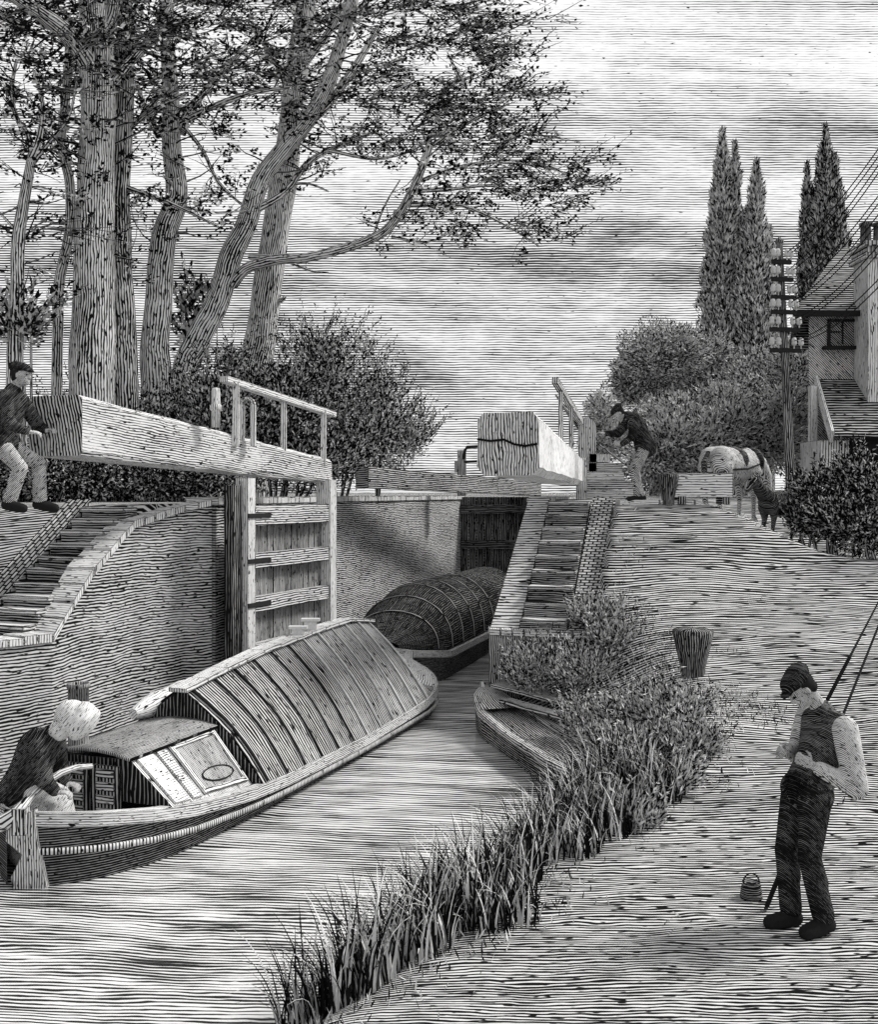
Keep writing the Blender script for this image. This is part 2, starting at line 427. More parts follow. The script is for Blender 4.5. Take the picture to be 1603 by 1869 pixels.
# low water, open to the left
wv = MB(); wy = np.concatenate([[-300, -60, -10], np.arange(5, 27.6, .25)]); wx = np.concatenate([[-600, -100, -30], np.arange(-15, 5.01, .5)])
wv.sheet([[(x, y, 0) for y in wy] for x in wx])
def water_mat():
    m = bpy.data.materials.new("rippled water"); m.use_nodes = True; T = NT(m.node_tree); T.N.clear()
    gN = T.node('ShaderNodeNewGeometry'); x, y, z = T.sep(gN.outputs['Position'])
    yy = T.math('MAXIMUM', y, 1.0)
    v = T.math('DIVIDE', T.math('LOGARITHM', yy, math.e), .0066)
    v = T.math('ADD', v, T.math('MULTIPLY', x, 1.6))
    u = T.math('DIVIDE', T.math('DIVIDE', x, yy), .0066)
    big = T.noise(T.comb(T.math('MULTIPLY', x, .7), T.math('MULTIPLY', y, .7), 0), 1, 2)
    rip = T.noise(T.comb(T.math('MULTIPLY', u, .06), T.math('MULTIPLY', v, .26), 0), 1, 4, .65, .4)
    duty = T.math('ADD', T.math('MULTIPLY', T.math('SUBTRACT', rip, .5), 1.9), T.math('ADD', .50, T.math('MULTIPLY', T.math('SUBTRACT', big, .5), .35)))
    mask = T.strokes(u, v, duty, .8, .12, .22, .2, knots=0)
    col = T.mixc(mask, (.012, .012, .012, 1), (.86, .86, .86, 1))
    b = T.node('ShaderNodeBsdfPrincipled'); T.put(b.inputs['Base Color'], col)
    b.inputs['Roughness'].default_value = .14; b.inputs['IOR'].default_value = 1.33; b.inputs['Specular IOR Level'].default_value = .5
    bp = T.node('ShaderNodeBump'); bp.inputs['Strength'].default_value = .35; bp.inputs['Distance'].default_value = .03
    T.put(bp.inputs['Height'], rip); T.put(b.inputs['Normal'], bp.outputs[0])
    o = T.node('ShaderNodeOutputMaterial'); T.Lk.new(b.outputs[0], o.inputs[0]); return m
water = wv.build('water', water_mat()); tag(water, kind='structure')

# ------------------------------------------------------------------ common inks
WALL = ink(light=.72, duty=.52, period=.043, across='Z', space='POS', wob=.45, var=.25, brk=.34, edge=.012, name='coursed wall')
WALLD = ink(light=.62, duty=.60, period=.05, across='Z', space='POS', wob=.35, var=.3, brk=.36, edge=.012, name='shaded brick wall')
COPE = ink(light=.84, duty=.12, period=.05, across='V', brick=(.16, .42, .014), wob=.3, name='brick on edge coping', edge=.012)
BRICK = ink(light=.78, duty=.25, period=.05, across='V', brick=(.13, .06, .012), wob=.3, name='brickwork')
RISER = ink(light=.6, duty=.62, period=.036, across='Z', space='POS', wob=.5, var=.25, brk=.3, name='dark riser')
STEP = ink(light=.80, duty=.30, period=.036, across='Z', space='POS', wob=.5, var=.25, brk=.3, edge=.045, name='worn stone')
WOODL = ink(light=.86, duty=.26, period=.036, across='V', wob=.3, var=.3, brk=.3, edge=.014, name='weathered timber')
WOODM = ink(light=.80, duty=.44, period=.038, across='V', wob=.3, var=.3, brk=.3, edge=.014, name='timber')
WOODE = ink(light=.76, duty=.52, period=.030, across='Z', space='POS', wob=.6, var=.3, brk=.3, edge=.02, angle=1.45, name='end grain timber')
WOODD = ink(light=.55, duty=.62, period=.045, across='V', wob=.3, var=.3, brk=.3, edge=.012, name='dark timber')
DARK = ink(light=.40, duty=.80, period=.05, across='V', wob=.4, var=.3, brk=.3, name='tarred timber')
IRON = flat(.03, 'black iron')
PAINT = flat(.78, 'white paint')

# ------------------------------------------------------------------ lock walls
def wall_thing(name, label, pts, zb, zt, thick, wmat, cmat, copw=.42, coph=.09, side=-1, coping=True):
    t = thing(name, (pts[0][0], pts[0][1], 0), label, 'wall')
    w = MB(); n = len(pts)
    P2 = [Vector((p[0], p[1])) for p in pts]
    nor = []
    for i in range(n):
        d = (P2[min(i+1, n-1)]-P2[max(i-1, 0)]).normalized(); nor.append(Vector((-d.y, d.x))*side)
    for i in range(n-1):
        a, b = P2[i], P2[i+1]; ao, bo = a+nor[i]*thick, b+nor[i+1]*thick
        zbq = zb
        bot = [(a.x, a.y, zbq), (b.x, b.y, zbq), (bo.x, bo.y, zbq), (ao.x, ao.y, zbq)]
        top = [(a.x, a.y, zt[i]), (b.x, b.y, zt[i+1]), (bo.x, bo.y, zt[i+1]), (ao.x, ao.y, zt[i])]
        w.poly([bot[0], bot[1], top[1], top[0]]); w.poly([bot[2], bot[3], top[3], top[2]]); w.poly(top)
        if i == 0: w.poly([bot[3], bot[0], top[0], top[3]])
        if i == n-2: w.poly([bot[1], bot[2], top[2], top[1]])
    w.build('brick_face', wmat, t)
    if coping:
        c = MB()
        for i in range(n-1):
            a, b = P2[i], P2[i+1]; L = (b-a).length; k = max(1, round(L/.17))
            for q in range(k):
                f0, f1 = q/k, (q+1)/k - .08/k
                A, B = a.lerp(b, f0), a.lerp(b, f1); NA, NB = nor[i].lerp(nor[i+1], f0), nor[i].lerp(nor[i+1], f1)
                z0, z1 = zt[i]*(1-f0)+zt[i+1]*f0+.003, zt[i]*(1-f1)+zt[i+1]*f1+.003
                pr = .035+random.uniform(-.008, .008); hh = coph+random.uniform(-.012, .012)
                A0, B0, A1, B1 = A-NA*pr, B-NB*pr, A+NA*copw, B+NB*copw
                bq = [(A0.x, A0.y, z0), (B0.x, B0.y, z1), (B1.x, B1.y, z1), (A1.x, A1.y, z0)]
                tq = [(p[0], p[1], p[2]+hh) for p in bq]
                c.hexa(bq, tq)
        c.build('coping', cmat, t)
    return t
COPB = ink(light=.84, duty=.2, period=.04, across='V', wob=.4, var=.3, brk=.3, edge=.016, name='coping bricks')
wall_thing('wing_wall', 'curved brick wing wall with rounded pale coping running down beside the left steps', 
           [(-8.5, 8.2), (-6.2, 9.4), (-4.95, 10.55), (-4.2, 11.5), (-4.0, 12.2), (-3.76, 13.0), (-3.3, 13.72), (-2.98, 13.93)],
           -.5, [1.70, 1.70, 1.70, 1.68, 2.34, 2.86, 3.06, 3.13], .34, WALL, COPB, copw=.34, side=1)
wall_thing('lock_wall', 'long brick left side wall of the lock chamber behind the open gate',
           [(-2.95, 14.0), (-2.4, 17), (-1.92, 19), (.6, 27)], -.5, [3.14]*4, .4, WALL, COPB, copw=.42, side=1)
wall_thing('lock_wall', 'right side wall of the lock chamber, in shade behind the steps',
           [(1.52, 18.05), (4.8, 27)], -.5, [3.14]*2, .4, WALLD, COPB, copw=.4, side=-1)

# left steps with their brick strings
def flight(name, label, a, b, za, zb, width, n, smat, group=None):
    """flight of steps from a (top) to b (bottom)"""
    a, b = Vector(a), Vector(b); t = thing(name, (b.x, b.y, zb), label, 'steps')
    d = (b-a); L = d.length; d.normalize(); r = Vector((-d.y, d.x)); 
    for i in range(n):
        m = MB(); f0, f1 = i/n, (i+1)/n
        zt = za+(zb-za)*f0; p, q = a+d*L*f0, a+d*(L*f1+.04)
        c = [p-r*width/2, q-r*width/2, q+r*width/2, p+r*width/2]
        zl = zt-(za-zb)/n-.35
        zt += random.uniform(-.010, .010)
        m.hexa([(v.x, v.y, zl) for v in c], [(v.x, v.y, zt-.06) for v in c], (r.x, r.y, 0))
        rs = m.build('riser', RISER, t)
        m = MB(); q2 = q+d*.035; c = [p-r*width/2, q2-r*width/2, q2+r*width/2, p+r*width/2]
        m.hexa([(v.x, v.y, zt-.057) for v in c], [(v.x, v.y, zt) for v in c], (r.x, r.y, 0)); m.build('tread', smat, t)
    return t
def string_wall(t, name, a, b, za, zb, w, drop, mat):
    a, b = Vector(a), Vector(b); d = (b-a).normalized(); r = Vector((-d.y, d.x))*w/2
    m = MB(); c = [a-r, b-r, b+r, a+r]; zt = [za, zb, zb, za]
    m.hexa([(v.x, v.y, z-drop) for v, z in zip(c, zt)], [(v.x, v.y, z) for v, z in zip(c, zt)], (r.x, r.y, 0))
    return m.build(name, mat, t)
st = flight('stone_steps', 'worn stone steps between brick kerbs going down the left bank', S0, S1, 3.12, 1.72, .66, 10, STEP)
STR = ink(light=.80, duty=.22, period=.05, across='U', brick=(.13, .065, .013), wob=.3, name='sloping brick string')
r2 = Vector(SNR)
string_wall(st, 'brick_kerb', Vector(S0)-r2*.56, Vector(S1)-r2*.56, 3.22, 1.82, .36, .9, STR)

# right steps: brick strings left and right, pier at the foot
RD = Vector((.80, 2.7)).normalized(); RN = Vector((RD.y, -RD.x))
A0_, A1_ = Vector((.72, 15.3)), Vector((1.53, 18.0))
st2 = flight('stone_steps', 'steep stone steps between brick walls rising up the right bank', A1_+RN*.72, A0_+RN*.80, 3.18, 1.30, .66, 9, STEP)
def sloped(t, name, o0, o1, o0t, o1t, dz, zlow, mat, proud=0):
    """wall with sloping top between offsets o0..o1 from the canal edge line"""
    a0, a1 = A0_+RN*o0, A0_+RN*o1; b0, b1 = A1_+RN*o0t, A1_+RN*o1t
    m = MB(); c = [a0, a1, b1, b0]; zt = [1.25+dz, 1.25+dz, 3.2+dz*.3, 3.2+dz*.3]
    m.hexa([(v.x, v.y, zlow) for v in c], [(v.x, v.y, z) for v, z in zip(c, zt)], (RD.x, RD.y, .7))
    return m.build(name, mat, t)
sloped(st2, 'brick_kerb', .02, .44, .0, .36, .10, -.5, ink(light=.80, duty=.40, period=.045, across='Z', space='POS', wob=.4, var=.25, brk=.3, edge=.014, name='pale string wall'))
sloped(st2, 'brick_kerb', 1.16, 1.55, 1.08, 1.42, .12, -.5, STR)
m = MB(); a0, a1 = A0_+RN*.0, A0_+RN*1.55
m.hexa([(a0.x, a0.y-.12, -.5), (a1.x, a1.y-.12, -.5), (a1.x, a1.y-.003, -.5), (a0.x, a0.y-.003, -.5)],
       [(a0.x, a0.y-.12, 1.27), (a1.x, a1.y-.12, 1.27), (a1.x, a1.y-.003, 1.27), (a0.x, a0.y-.003, 1.27)], (0, 0, 1))
m.build('pier', ink(light=.6, duty=.58, period=.035, across='V', wob=.4, edge=.012, name='dark pier'), st2)
m = MB()
for k in range(9):
    f0, f1 = k/9, (k+1)/9-.012
    a, b = A0_.lerp(A0_+RN*1.55, f0), A0_.lerp(A0_+RN*1.55, f1)
    m.hexa([(a.x, a.y-.16, 1.273), (b.x, b.y-.16, 1.273), (b.x, b.y+.2, 1.273), (a.x, a.y+.2, 1.273)],
           [(a.x, a.y-.16, 1.36), (b.x, b.y-.16, 1.36), (b.x, b.y+.2, 1.36), (a.x, a.y+.2, 1.36)])
m.build('coping', COPB, st2)
# pale coping along the plateau edge at the head of the right steps
m = MB(); xa = 2.95; YC = 17.32
while xa < 4.6:
    zz = gz(max(xa+.1, 3.4), 17.4); l = random.uniform(.5, .8)
    z2 = gz(max(xa+l, 3.4), 17.4)
    m.hexa([(xa, YC, zz-.1), (xa+l-.02, YC, z2-.1), (xa+l-.02, YC+.4, z2-.1), (xa, YC+.4, zz-.1)],
           [(xa, YC, zz+.06), (xa+l-.02, YC, z2+.06), (xa+l-.02, YC+.4, z2+.06), (xa, YC+.4, zz+.06)]); xa += l
tag(m.build('coping_stones', COPB), 'row of pale edging stones along the top of the right bank behind the steps', 'kerb')

# ------------------------------------------------------------------ left lower gate with its balance beam
lg = thing('lock_gate', P(447, 1120, 14), 'open timber lock gate with rails, handrail and long pale balance beam on the left', 'lock gate')
m = MB()
n0, n1 = P(150, 776, 11.5), P(606, 860, 16.05)
back = Vector((-.66, .22, 0))
def beam(m, n0, h0, n1, h1, back, back1, g=None, rag=0):
    z = Vector((0, 0, 1))
    b = [n0-z*h0/2, n1-z*h1/2, n1-z*h1/2+back1, n0-z*h0/2+back]; t = [n0+z*h0/2, n1+z*h1/2, n1+z*h1/2+back1, n0+z*h0/2+back]
    m.hexa(b, t, n1-n0)
# subdivided, slightly worn long beam
K = 16
BL = ink(light=.86, duty=.33, period=.036, across='V', wob=.35, var=.35, brk=.3, edge=.02, name='pale sawn beam')
prev = None
rings = []
for k in range(K+1):
    f = k/K; c = n0.lerp(n1, f); h = .66*(1-f)+.36*f; bk = back.lerp(Vector((-.22, .10, 0)), f)
    wz = random.uniform(-.012, .012) if 0 < k < K else 0; z = Vector((0, 0, 1))
    ch = .05
    inn = bk.normalized()*ch
    rings.append([c-z*(h/2-wz)+inn*.4, c-z*(h/2-ch), c+z*(h/2-ch+wz), c+z*(h/2+wz)+inn, c+z*(h/2+wz)+bk-inn, c+z*(h/2-ch)+bk, c-z*h/2+bk])
for k in range(K):
    for q in range(7):
        r = (q+1) % 7; m.poly([rings[k][q], rings[k+1][q], rings[k+1][r], rings[k][r]], n1-n0)
bb = m.build('balance_beam', BL, lg)
m = MB(); e = (n0-n1).normalized()*.004
m.poly([p+e for p in rings[0]], (0, 0, 1)); m.build('beam_end', WOODE, bb)
m = MB(); m.poly(list(reversed([p-e for p in rings[-1]])), (0, 0, 1)); m.build('beam_tail', WOODE, bb)
H0, H1 = P(447, 1000, 14), P(596, 1000, 16)
m = MB(); hx, hy = H0.x, H0.y; mx, my = H1.x, H1.y
gd = Vector((mx-hx, my-hy, 0)).normalized(); gn = Vector((gd.y, -gd.x, 0))   # gn faces the canal / camera
def gbox(m, s0, s1, z0, z1, t0, t1, g=None):
    o = Vector((hx, hy, 0))
    q = [o+gd*s0+gn*t0, o+gd*s1+gn*t0, o+gd*s1+gn*t1, o+gd*s0+gn*t1]
    q = [q[0], q[3], q[2], q[1]]
    q.reverse()
    m.hexa([(v.x, v.y, z0) for v in q], [(v.x, v.y, z1) for v in q], g)
GL = math.hypot(mx-hx, my-hy)
m = MB(); gbox(m, -.08, .10, -.45, 3.50, -.10, .10, (0, 0, 1)); m.build('heel_post', WOODL, lg)
m = MB(); gbox(m, -.30, -.10, -.45, 3.40, -.12, .02, (0, 0, 1)); m.build('quoin_post', DARK, lg)
m = MB(); gbox(m, GL-.10, GL+.10, -.45, 3.50, -.12, .12, (0, 0, 1)); m.build('mitre_post', WOODL, lg)
for zc, th in ((3.0, .27), (2.40, .2), (1.82, .2), (1.2, .2), (.5, .22)):
    m = MB(); gbox(m, .103, GL-.103, zc-th/2, zc+th/2, -.02, .10, gd); m.build('rail', WOODM, lg)
m = MB(); k = 0; s = .105
while s < GL-.12:
    gbox(m, s, min(s+.15, GL-.105), -.4, 3.06+random.uniform(-.02, .02), -.07, -.03, (0, 0, 1)); s += .16
m.build('planking', ink(light=.62, duty=.62, period=.036, across='V', wob=.3, var=.3, brk=.3, edge=.008, name='gate boards'), lg)
for zc in (3.0, 2.40, 1.82):
    m = MB(); gbox(m, -.085, .46, zc-.03, zc+.03, .103, .118, gd); m.build('iron_strap', IRON, lg)
hr = MB(); hr.bar(P(408, 692, 13.7), P(608, 757, 16.2), .13, .085); rail = hr.build('handrail', WOODL, lg)
for px, ya, yb, D in ((430, 697, 815, 13.9), (517, 728, 836, 15.0), (590, 750, 850, 15.9)):
    m = MB(); a, b = P(px, yb, D), P(px+1, ya, D); m.bar(a, b, .085, .085, .075, .075, up=(0, 1, 0)); m.build('rail_post', WOODL, rail)
m = MB()   # hooped paddle post standing on the beam
c0 = P(452, 815, 14.1); w = .20; pts = []
for s in (-1, 1): m.bar(c0+Vector((s*.075, 0, 0)), c0+Vector((s*.075, 0, .56)), .06, .1, up=(0, 1, 0))
arc = [c0+Vector((.075*math.cos(t), 0, .56+.075*math.sin(t))) for t in np.linspace(0, math.pi, 9)]
for a, b in zip(arc, arc[1:]): m.bar(a, b, .1, .055, up=(0, 0, 1))
m.build('paddle_post', WOODL, lg)
m = MB(); c0 = P(394, 780, 13.3); m.lathe(c0, [(0, 0), (.055, 0), (.055, .2), (.075, .22), (.075, .27), (.055, .29), (.055, .45), (.045, .49), (0, .5)], 10)
m.build('paddle_post', WOODL, lg)
m = MB(); m.bar(P(386, 780, 13.5), P(386, 715, 13.5), .04, .04, up=(0, 1, 0)); m.build('paddle_rod', IRON, lg)

# ------------------------------------------------------------------ right lower gate: huge beam end towards us
rg = thing('lock_gate', P(1062, 915, 18.35), 'lock gate on the right with a huge squared beam end facing forward', 'lock gate')
a, b = Vector((.88, 13.5, 3.93)), Vector((2.30, 18.5, 3.68))
d = (b-a).normalized(); sd_ = Vector((d.y, -d.x, 0)).normalized()
K = 14; rings = []
BIG = ink(light=.92, duty=.12, period=.045, across='U', wob=.3, var=.25, brk=.3, edge=.02, name='pale adzed beam')
for k in range(K+1):
    f = k/K; c = a.lerp(b, f); w = (.80*(1-f)+.46*f)/2; h = (.82*(1-f)+.48*f)/2; z = Vector((0, 0, 1)); j = lambda: random.uniform(-.012, .012)
    R_ = []
    for (x, y) in ((-1, -.72), (-.78, -1), (.78, -1), (1, -.76), (.99, .76), (.76, .99), (0, .96), (-.78, .97), (-1, .74), (-.97, .05)):
        R_.append(c+sd_*x*(w+j())+z*y*(h+j()))
    rings.append(R_)
NQ = len(rings[0])
m = MB()
for k in range(K):
    for q in range(NQ):
        r = (q+1) % NQ; m.poly([rings[k][r], rings[k][q], rings[k+1][q], rings[k+1][r]], d)
bb = m.build('balance_beam', BIG, rg)
m = MB(); e = -d*.006; cc = a+e
top = [p+e for p in rings[0]]
m.poly([cc]+[top[0], top[9]], (0, 0, 1))
for q in range(9): m.poly([cc, top[q+1], top[q]], (0, 0, 1))
m.build('beam_end', ink(light=.84, duty=.44, period=.034, across='X', space='POS', wob=.7, var=.3, brk=.34, edge=.02, name='end grain'), bb)
m = MB(); cr = [(-.40, .06), (-.22, .035), (-.05, .05), (.08, -.01), (.22, -.035), (.38, -.01)]
for (x_, z_), (x2, z2) in zip(cr, cr[1:]): m.bar(cc+sd_*x_-d*.01+Vector((0, 0, z_)), cc+sd_*x2-d*.01+Vector((0, 0, z2)), .02, .028)
m.build('shake', flat(.01, 'dark crack'), bb)
m = MB(); m.poly(rings[-1], (0, 0, 1)); m.build('beam_tail', WOODE, bb)
m = MB(); m.bar(P(1062, 925, 18.35), P(1062, 835, 18.35), .17, .17, up=(0, 1, 0)); m.build('heel_post', WOODL, rg)
m = MB(); m.bar(P(1013, 694, 16.6), P(1064, 776, 18.9), .09, .11); rl = m.build('handrail', WOODM, rg)
for px, ya, yb, D in ((1024, 715, 850, 16.9), (1043, 742, 850, 17.8)):
    m = MB(); m.bar(P(px, yb, D), P(px, ya, D), .07, .07, up=(0, 1, 0)); m.build('rail_post', WOODM, rl)
m = MB()   # broad round topped board
c0 = P(1073, 862, 18.7); w = .155; H = .80
prof = [(-w, 0), (w, 0), (w, H)]+[(w*math.cos(t), H+.16*math.sin(t)) for t in np.linspace(.3, math.pi-.3, 7)]+[(-w, H)]
F = [c0+Vector((x, 0, z)) for x, z in prof]; B = [p+Vector((0, .1, 0)) for p in F]
m.poly(F, (0, 0, 1)); m.poly(list(reversed(B)), (0, 0, 1))
for i in range(len(F)): j = (i+1) % len(F); m.poly([F[j], F[i], B[i], B[j]], (0, 0, 1))
m.build('paddle_board', WOODM, rg)

# ------------------------------------------------------------------ upper gate, far end of the chamber
ug = thing('lock_gate', (.7, 27, 0), 'dark closed upper gate at the far lock end with a grey balance beam', 'lock gate')
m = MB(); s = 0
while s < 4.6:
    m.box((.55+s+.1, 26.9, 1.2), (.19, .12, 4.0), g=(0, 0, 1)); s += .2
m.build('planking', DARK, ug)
for zc in (2.9, 2.0, 1.1): 
    m = MB(); m.box((2.8, 26.79, zc), (4.5, .1, .22)); m.build('rail', DARK, ug)
m = MB(); n0, n1 = P(672, 871, 18.9), P(988, 893, 26.6)
beam(m, n0, .38, n1, .36, Vector((-.25, .35, 0)), Vector((-.1, .35, 0))); m.build('balance_beam', ink(light=.66, duty=.60, period=.045, across='V', wob=.3, var=.3, brk=.3, edge=.03, name='grey beam'), ug)
pp = thing('paddle_post', P(843, 905, 24.5), 'short dark paddle post with bent iron arms left of the huge beam end', 'winch post')
m = MB(); m.bar(P(843, 905, 24.5), P(843, 822, 24.5), .2, .2, up=(0, 1, 0)); m.build('post', WOODM, pp)
m = MB(); m.tube([P(846, 838, 24.4), P(849, 822, 24.4), P(853, 816, 24.4), P(873, 815, 24.4)], .035, 6); m.build('iron_arm', IRON, pp)
m = MB(); m.tube([P(848, 843, 24.4), P(873, 842, 24.4)], .03, 6); m.build('iron_arm', IRON, pp)
m = MB(); m.bar(P(833, 862, 24.4), P(833, 842, 24.4), .08, .08, up=(0, 1, 0)); m.build('stop_block', WOODM, pp)
# ------------------------------------------------------------------ narrow boats
def boat_frame(A, u):
    A = Vector((A[0], A[1], 0)); u = Vector((u[0], u[1], 0)).normalized(); n = Vector((u.y, -u.x, 0))   # n to starboard
    return lambda s, o, z: A+u*s+n*o+Vector((0, 0, z))
HULLM = ink(light=.42, duty=.76, period=.026, across='Z', space='POS', wob=.12, var=.15, brk=.3, name='tarred hull planks')
STRAKE = ink(light=.84, duty=.30, period=.026, across='V', wob=.3, var=.35, brk=.3, edge=.012, name='worn top strake')
CLOTH = ink(light=.66, duty=.58, period=.052, across='U', wob=.35, var=.3, brk=.3, name='tarred side cloth')
def hull(B, t, S, wid, gun, deck, hm, sm, band=.13, deckmat=None):
    nS = len(S)
    outer = [-1, -.995, -.97, -.93, -.8, -.55]
    def row(i, side):
        s, w, zg = S[i], wid(S[i]), gun(S[i])
        return [B(s, side*w*f, z) for f, z in ((1.0, zg-band), (.985, zg*.55), (.95, .05), (.86, -.12), (.6, -.3), (0, -.34))]
    m = MB()
    for side in (1, -1): m.sheet([row(i, side) for i in range(nS)], flip=(side < 0))
    m.build('hull', hm, t)
    m = MB()
    for side in (1, -1):
        g = []
        for i in range(nS):
            s, w, zg = S[i], wid(S[i]), gun(S[i])
            g.append([B(s, side*(w+.0), zg-band), B(s, side*(w+.03), zg-band+.01), B(s, side*(w+.03), zg-.01), B(s, side*(w+.01), zg), B(s, side*max(w-.07, .0), zg), B(s, side*max(w-.07, .0), zg-.12)])
        m.sheet(g, flip=(side > 0), smooth=False)
    m.build('top_strake', sm, t)
    m = MB(); g = [[B(S[i], max(wid(S[i])-.068, 0)*q, deck(S[i])) for q in (1, .5, 0, -.5, -1)] for i in range(nS)]
    m.sheet(g); m.build('deck', deckmat or WOODD, t)
nb = thing('narrow_boat', (-3.0, 10.0, 0), 'long canal boat with striped tarpaulin tent and small pale cabin, steered by a bonneted woman', 'canal boat')
B1 = boat_frame((-3.55, 8.9), (.345, .939))
w1 = lambda s: float(np.interp(s, [0, .15, .4, .8, 1.3, 2, 2.6, 7.2, 7.7, 8.2, 8.6, 8.8], [.10, .34, .58, .78, .90, .95, .97, .97, .92, .70, .36, .05]))
g1 = lambda s: float(np.interp(s, [0, .5, 1.2, 2.2, 3, 5, 7.0, 7.6, 8.8], [.64, .56, .45, .34, .30, .27, .33, .40, .60]))
d1 = lambda s: g1(s)-.11 if s > 2.3 else (.14 if s > .35 else g1(s)-.03)
SS = list(np.linspace(0, .6, 6))+list(np.linspace(.8, 8.8, 34))
hull(B1, nb, SS, w1, g1, d1, HULLM, STRAKE)
m = MB(); m.sheet([[B1(s, max(w1(s), 0)+.035, g1(s)*.50+.012) for s in SS], [B1(s, max(w1(s), 0)+.036, g1(s)*.50-.04) for s in SS]], flip=False)
m.build('rubbing_strake', WOODM, nb, solid=.02)
m = MB(); m.bar(B1(8.84, 0, -.3), B1(8.9, 0, .74), .09, .13, up=(1, 0, 0)); m.build('stem_post', WOODL, nb)
m = MB(); m.sheet([[B1(s, o*max(w1(s)-.05, 0), g1(s)+.02+.10*(1-o*o)) for o in (-1, -.5, 0, .5, 1)] for s in np.linspace(7.45, 8.8, 8)]); m.build('foredeck', WOODL, nb)
# cabin
cab_b, cab_t = .86, .40
zr0, zr1 = .97, 1.0
s0, s1 = 1.0, 2.40
CAB = ink(light=.84, duty=.36, period=.028, across='U', wob=.25, var=.3, brk=.3, edge=.012, name='painted cabin side')
m = MB()
def cz(s, f): return (g1(s)-.01)*(1-f)+(.86)*f
def cs(s, f, side=1): return B1(s+.12*f*(1 if s < 1.5 else -1)*0, side*(cab_b*(1-f)+cab_t*f), cz(s, f))
for side in (1, -1):
    m.sheet([[cs(s, f, side) for f in (0, .25, .5, .75, 1)] for s in np.linspace(s0, s1, 8)], flip=side < 0, smooth=False)
ca = m.build('cabin_side', CAB, nb)
m = MB()
for s, fl in ((s0, False), (s1, True)):
    q = [cs(s, 0, -1), cs(s, 0, 1), cs(s, 1, 1), cs(s, 1, -1)]
    m.poly(q if not fl else q[::-1], (0, 0, 1))
m.build('cabin_end', DARK, nb)
m = MB(); m.sheet([[B1(s, o*(cab_t+.05), .875+.06*(1-o*o)) for o in (-1, -.6, -.2, .2, .6, 1)] for s in np.linspace(s0-.06, s1+.02, 6)], flip=False)
m.build('cabin_roof', ink(light=.62, duty=.56, period=.024, across='V', wob=.3, var=.3, brk=.3, name='cabin roof'), nb, solid=.03)
def on_side(a0, a1, f0, f1, off):
    q = [cs(a0, f0), cs(a1, f0), cs(a1, f1), cs(a0, f1)]; n = (q[1]-q[0]).cross(q[3]-q[0]).normalized()
    return [p+n*off for p in q], n
def panel(a0, a1, f0, f1, off, name, mat, parent, th=.02, border=0):
    q, n = on_side(a0, a1, f0, f1, off); m = MB(); m.hexa([p-n*th for p in q], q); return m.build(name, mat, parent)
pn = panel(1.62, 2.30, .14, .90, .012, 'side_panel', ink(light=.70, duty=.50, period=.026, across='U', wob=.3, var=.3, brk=.3, edge=.012, name='recessed panel'), nb)
for (x0, x1, y0, y1) in ((1.58, 2.34, .90, .97), (1.58, 2.34, .07, .14), (1.56, 1.62, .07, .97), (2.30, 2.36, .07, .97)):
    panel(x0, x1, y0, y1, .028, 'moulding', WOODL, nb)
q, n = on_side(1.70, 2.24, .20, .44, .02)
m = MB(); c = (q[0]+q[2])/2; ex, ey = (q[1]-q[0])/2, (q[3]-q[0])/2
for k in range(14):
    t0, t1 = 2*math.pi*k/14, 2*math.pi*(k+1)/14
    m.bar(c+ex*math.cos(t0)+ey*math.sin(t0), c+ex*math.cos(t1)+ey*math.sin(t1), .012, .012, up=n)
m.build('scroll_painting', flat(.02), pn)
panel(1.06, 1.30, .05, .95, .022, 'side_plank', ink(light=.9, duty=.12, period=.03, across='U', wob=.3, edge=.012, name='white plank'), nb)
panel(1.36, 1.50, .05, .95, .022, 'side_plank', ink(light=.9, duty=.22, period=.03, across='U', wob=.3, edge=.012, name='white plank 2'), nb)
# cabin doors (aft)
for o0, o1 in ((-.30, -.02), (.02, .32)):
    m = MB(); zt = .80
    q = [B1(s0-.02, o0, .30), B1(s0-.02, o1, .30), B1(s0-.02, o1, zt), B1(s0-.02, o0, zt)]
    nn = (B1(0, 0, 0)-B1(1, 0, 0)).normalized()
    m.hexa([p for p in q], [p+nn*.03 for p in q], (0, 0, 1)); dr = m.build('door', WOODD, nb)
    for za in (.37, .49, .61, .73):
        m = MB(); m.hexa([B1(s0-.052, o0+.05, za-.04), B1(s0-.052, o1-.05, za-.04), B1(s0-.052, o1-.05, za+.04), B1(s0-.052, o0+.05, za+.04)],
                         [B1(s0-.062, o0+.05, za-.04), B1(s0-.062, o1-.05, za-.04), B1(s0-.062, o1-.05, za+.04), B1(s0-.062, o0+.05, za+.04)]); m.build('door_panel', WOODM, dr)
# chimney on the cabin roof
m = MB(); c = B1(1.12, -.27, 1.20); m.lathe(c, [(.10, -.34), (.095, -.28), (.095, .26), (.108, .262), (.108, .30), (.09, .30), (.09, .1)], 16)
ch = m.build('chimney', ink(light=.6, duty=.62, period=.022, across='V', wob=.2, name='black chimney'), nb)
m = MB(); m.lathe(c, [(.099, .10), (.102, .10), (.102, .13), (.099, .13)], 16); m.build('brass_band', WOODL, ch)
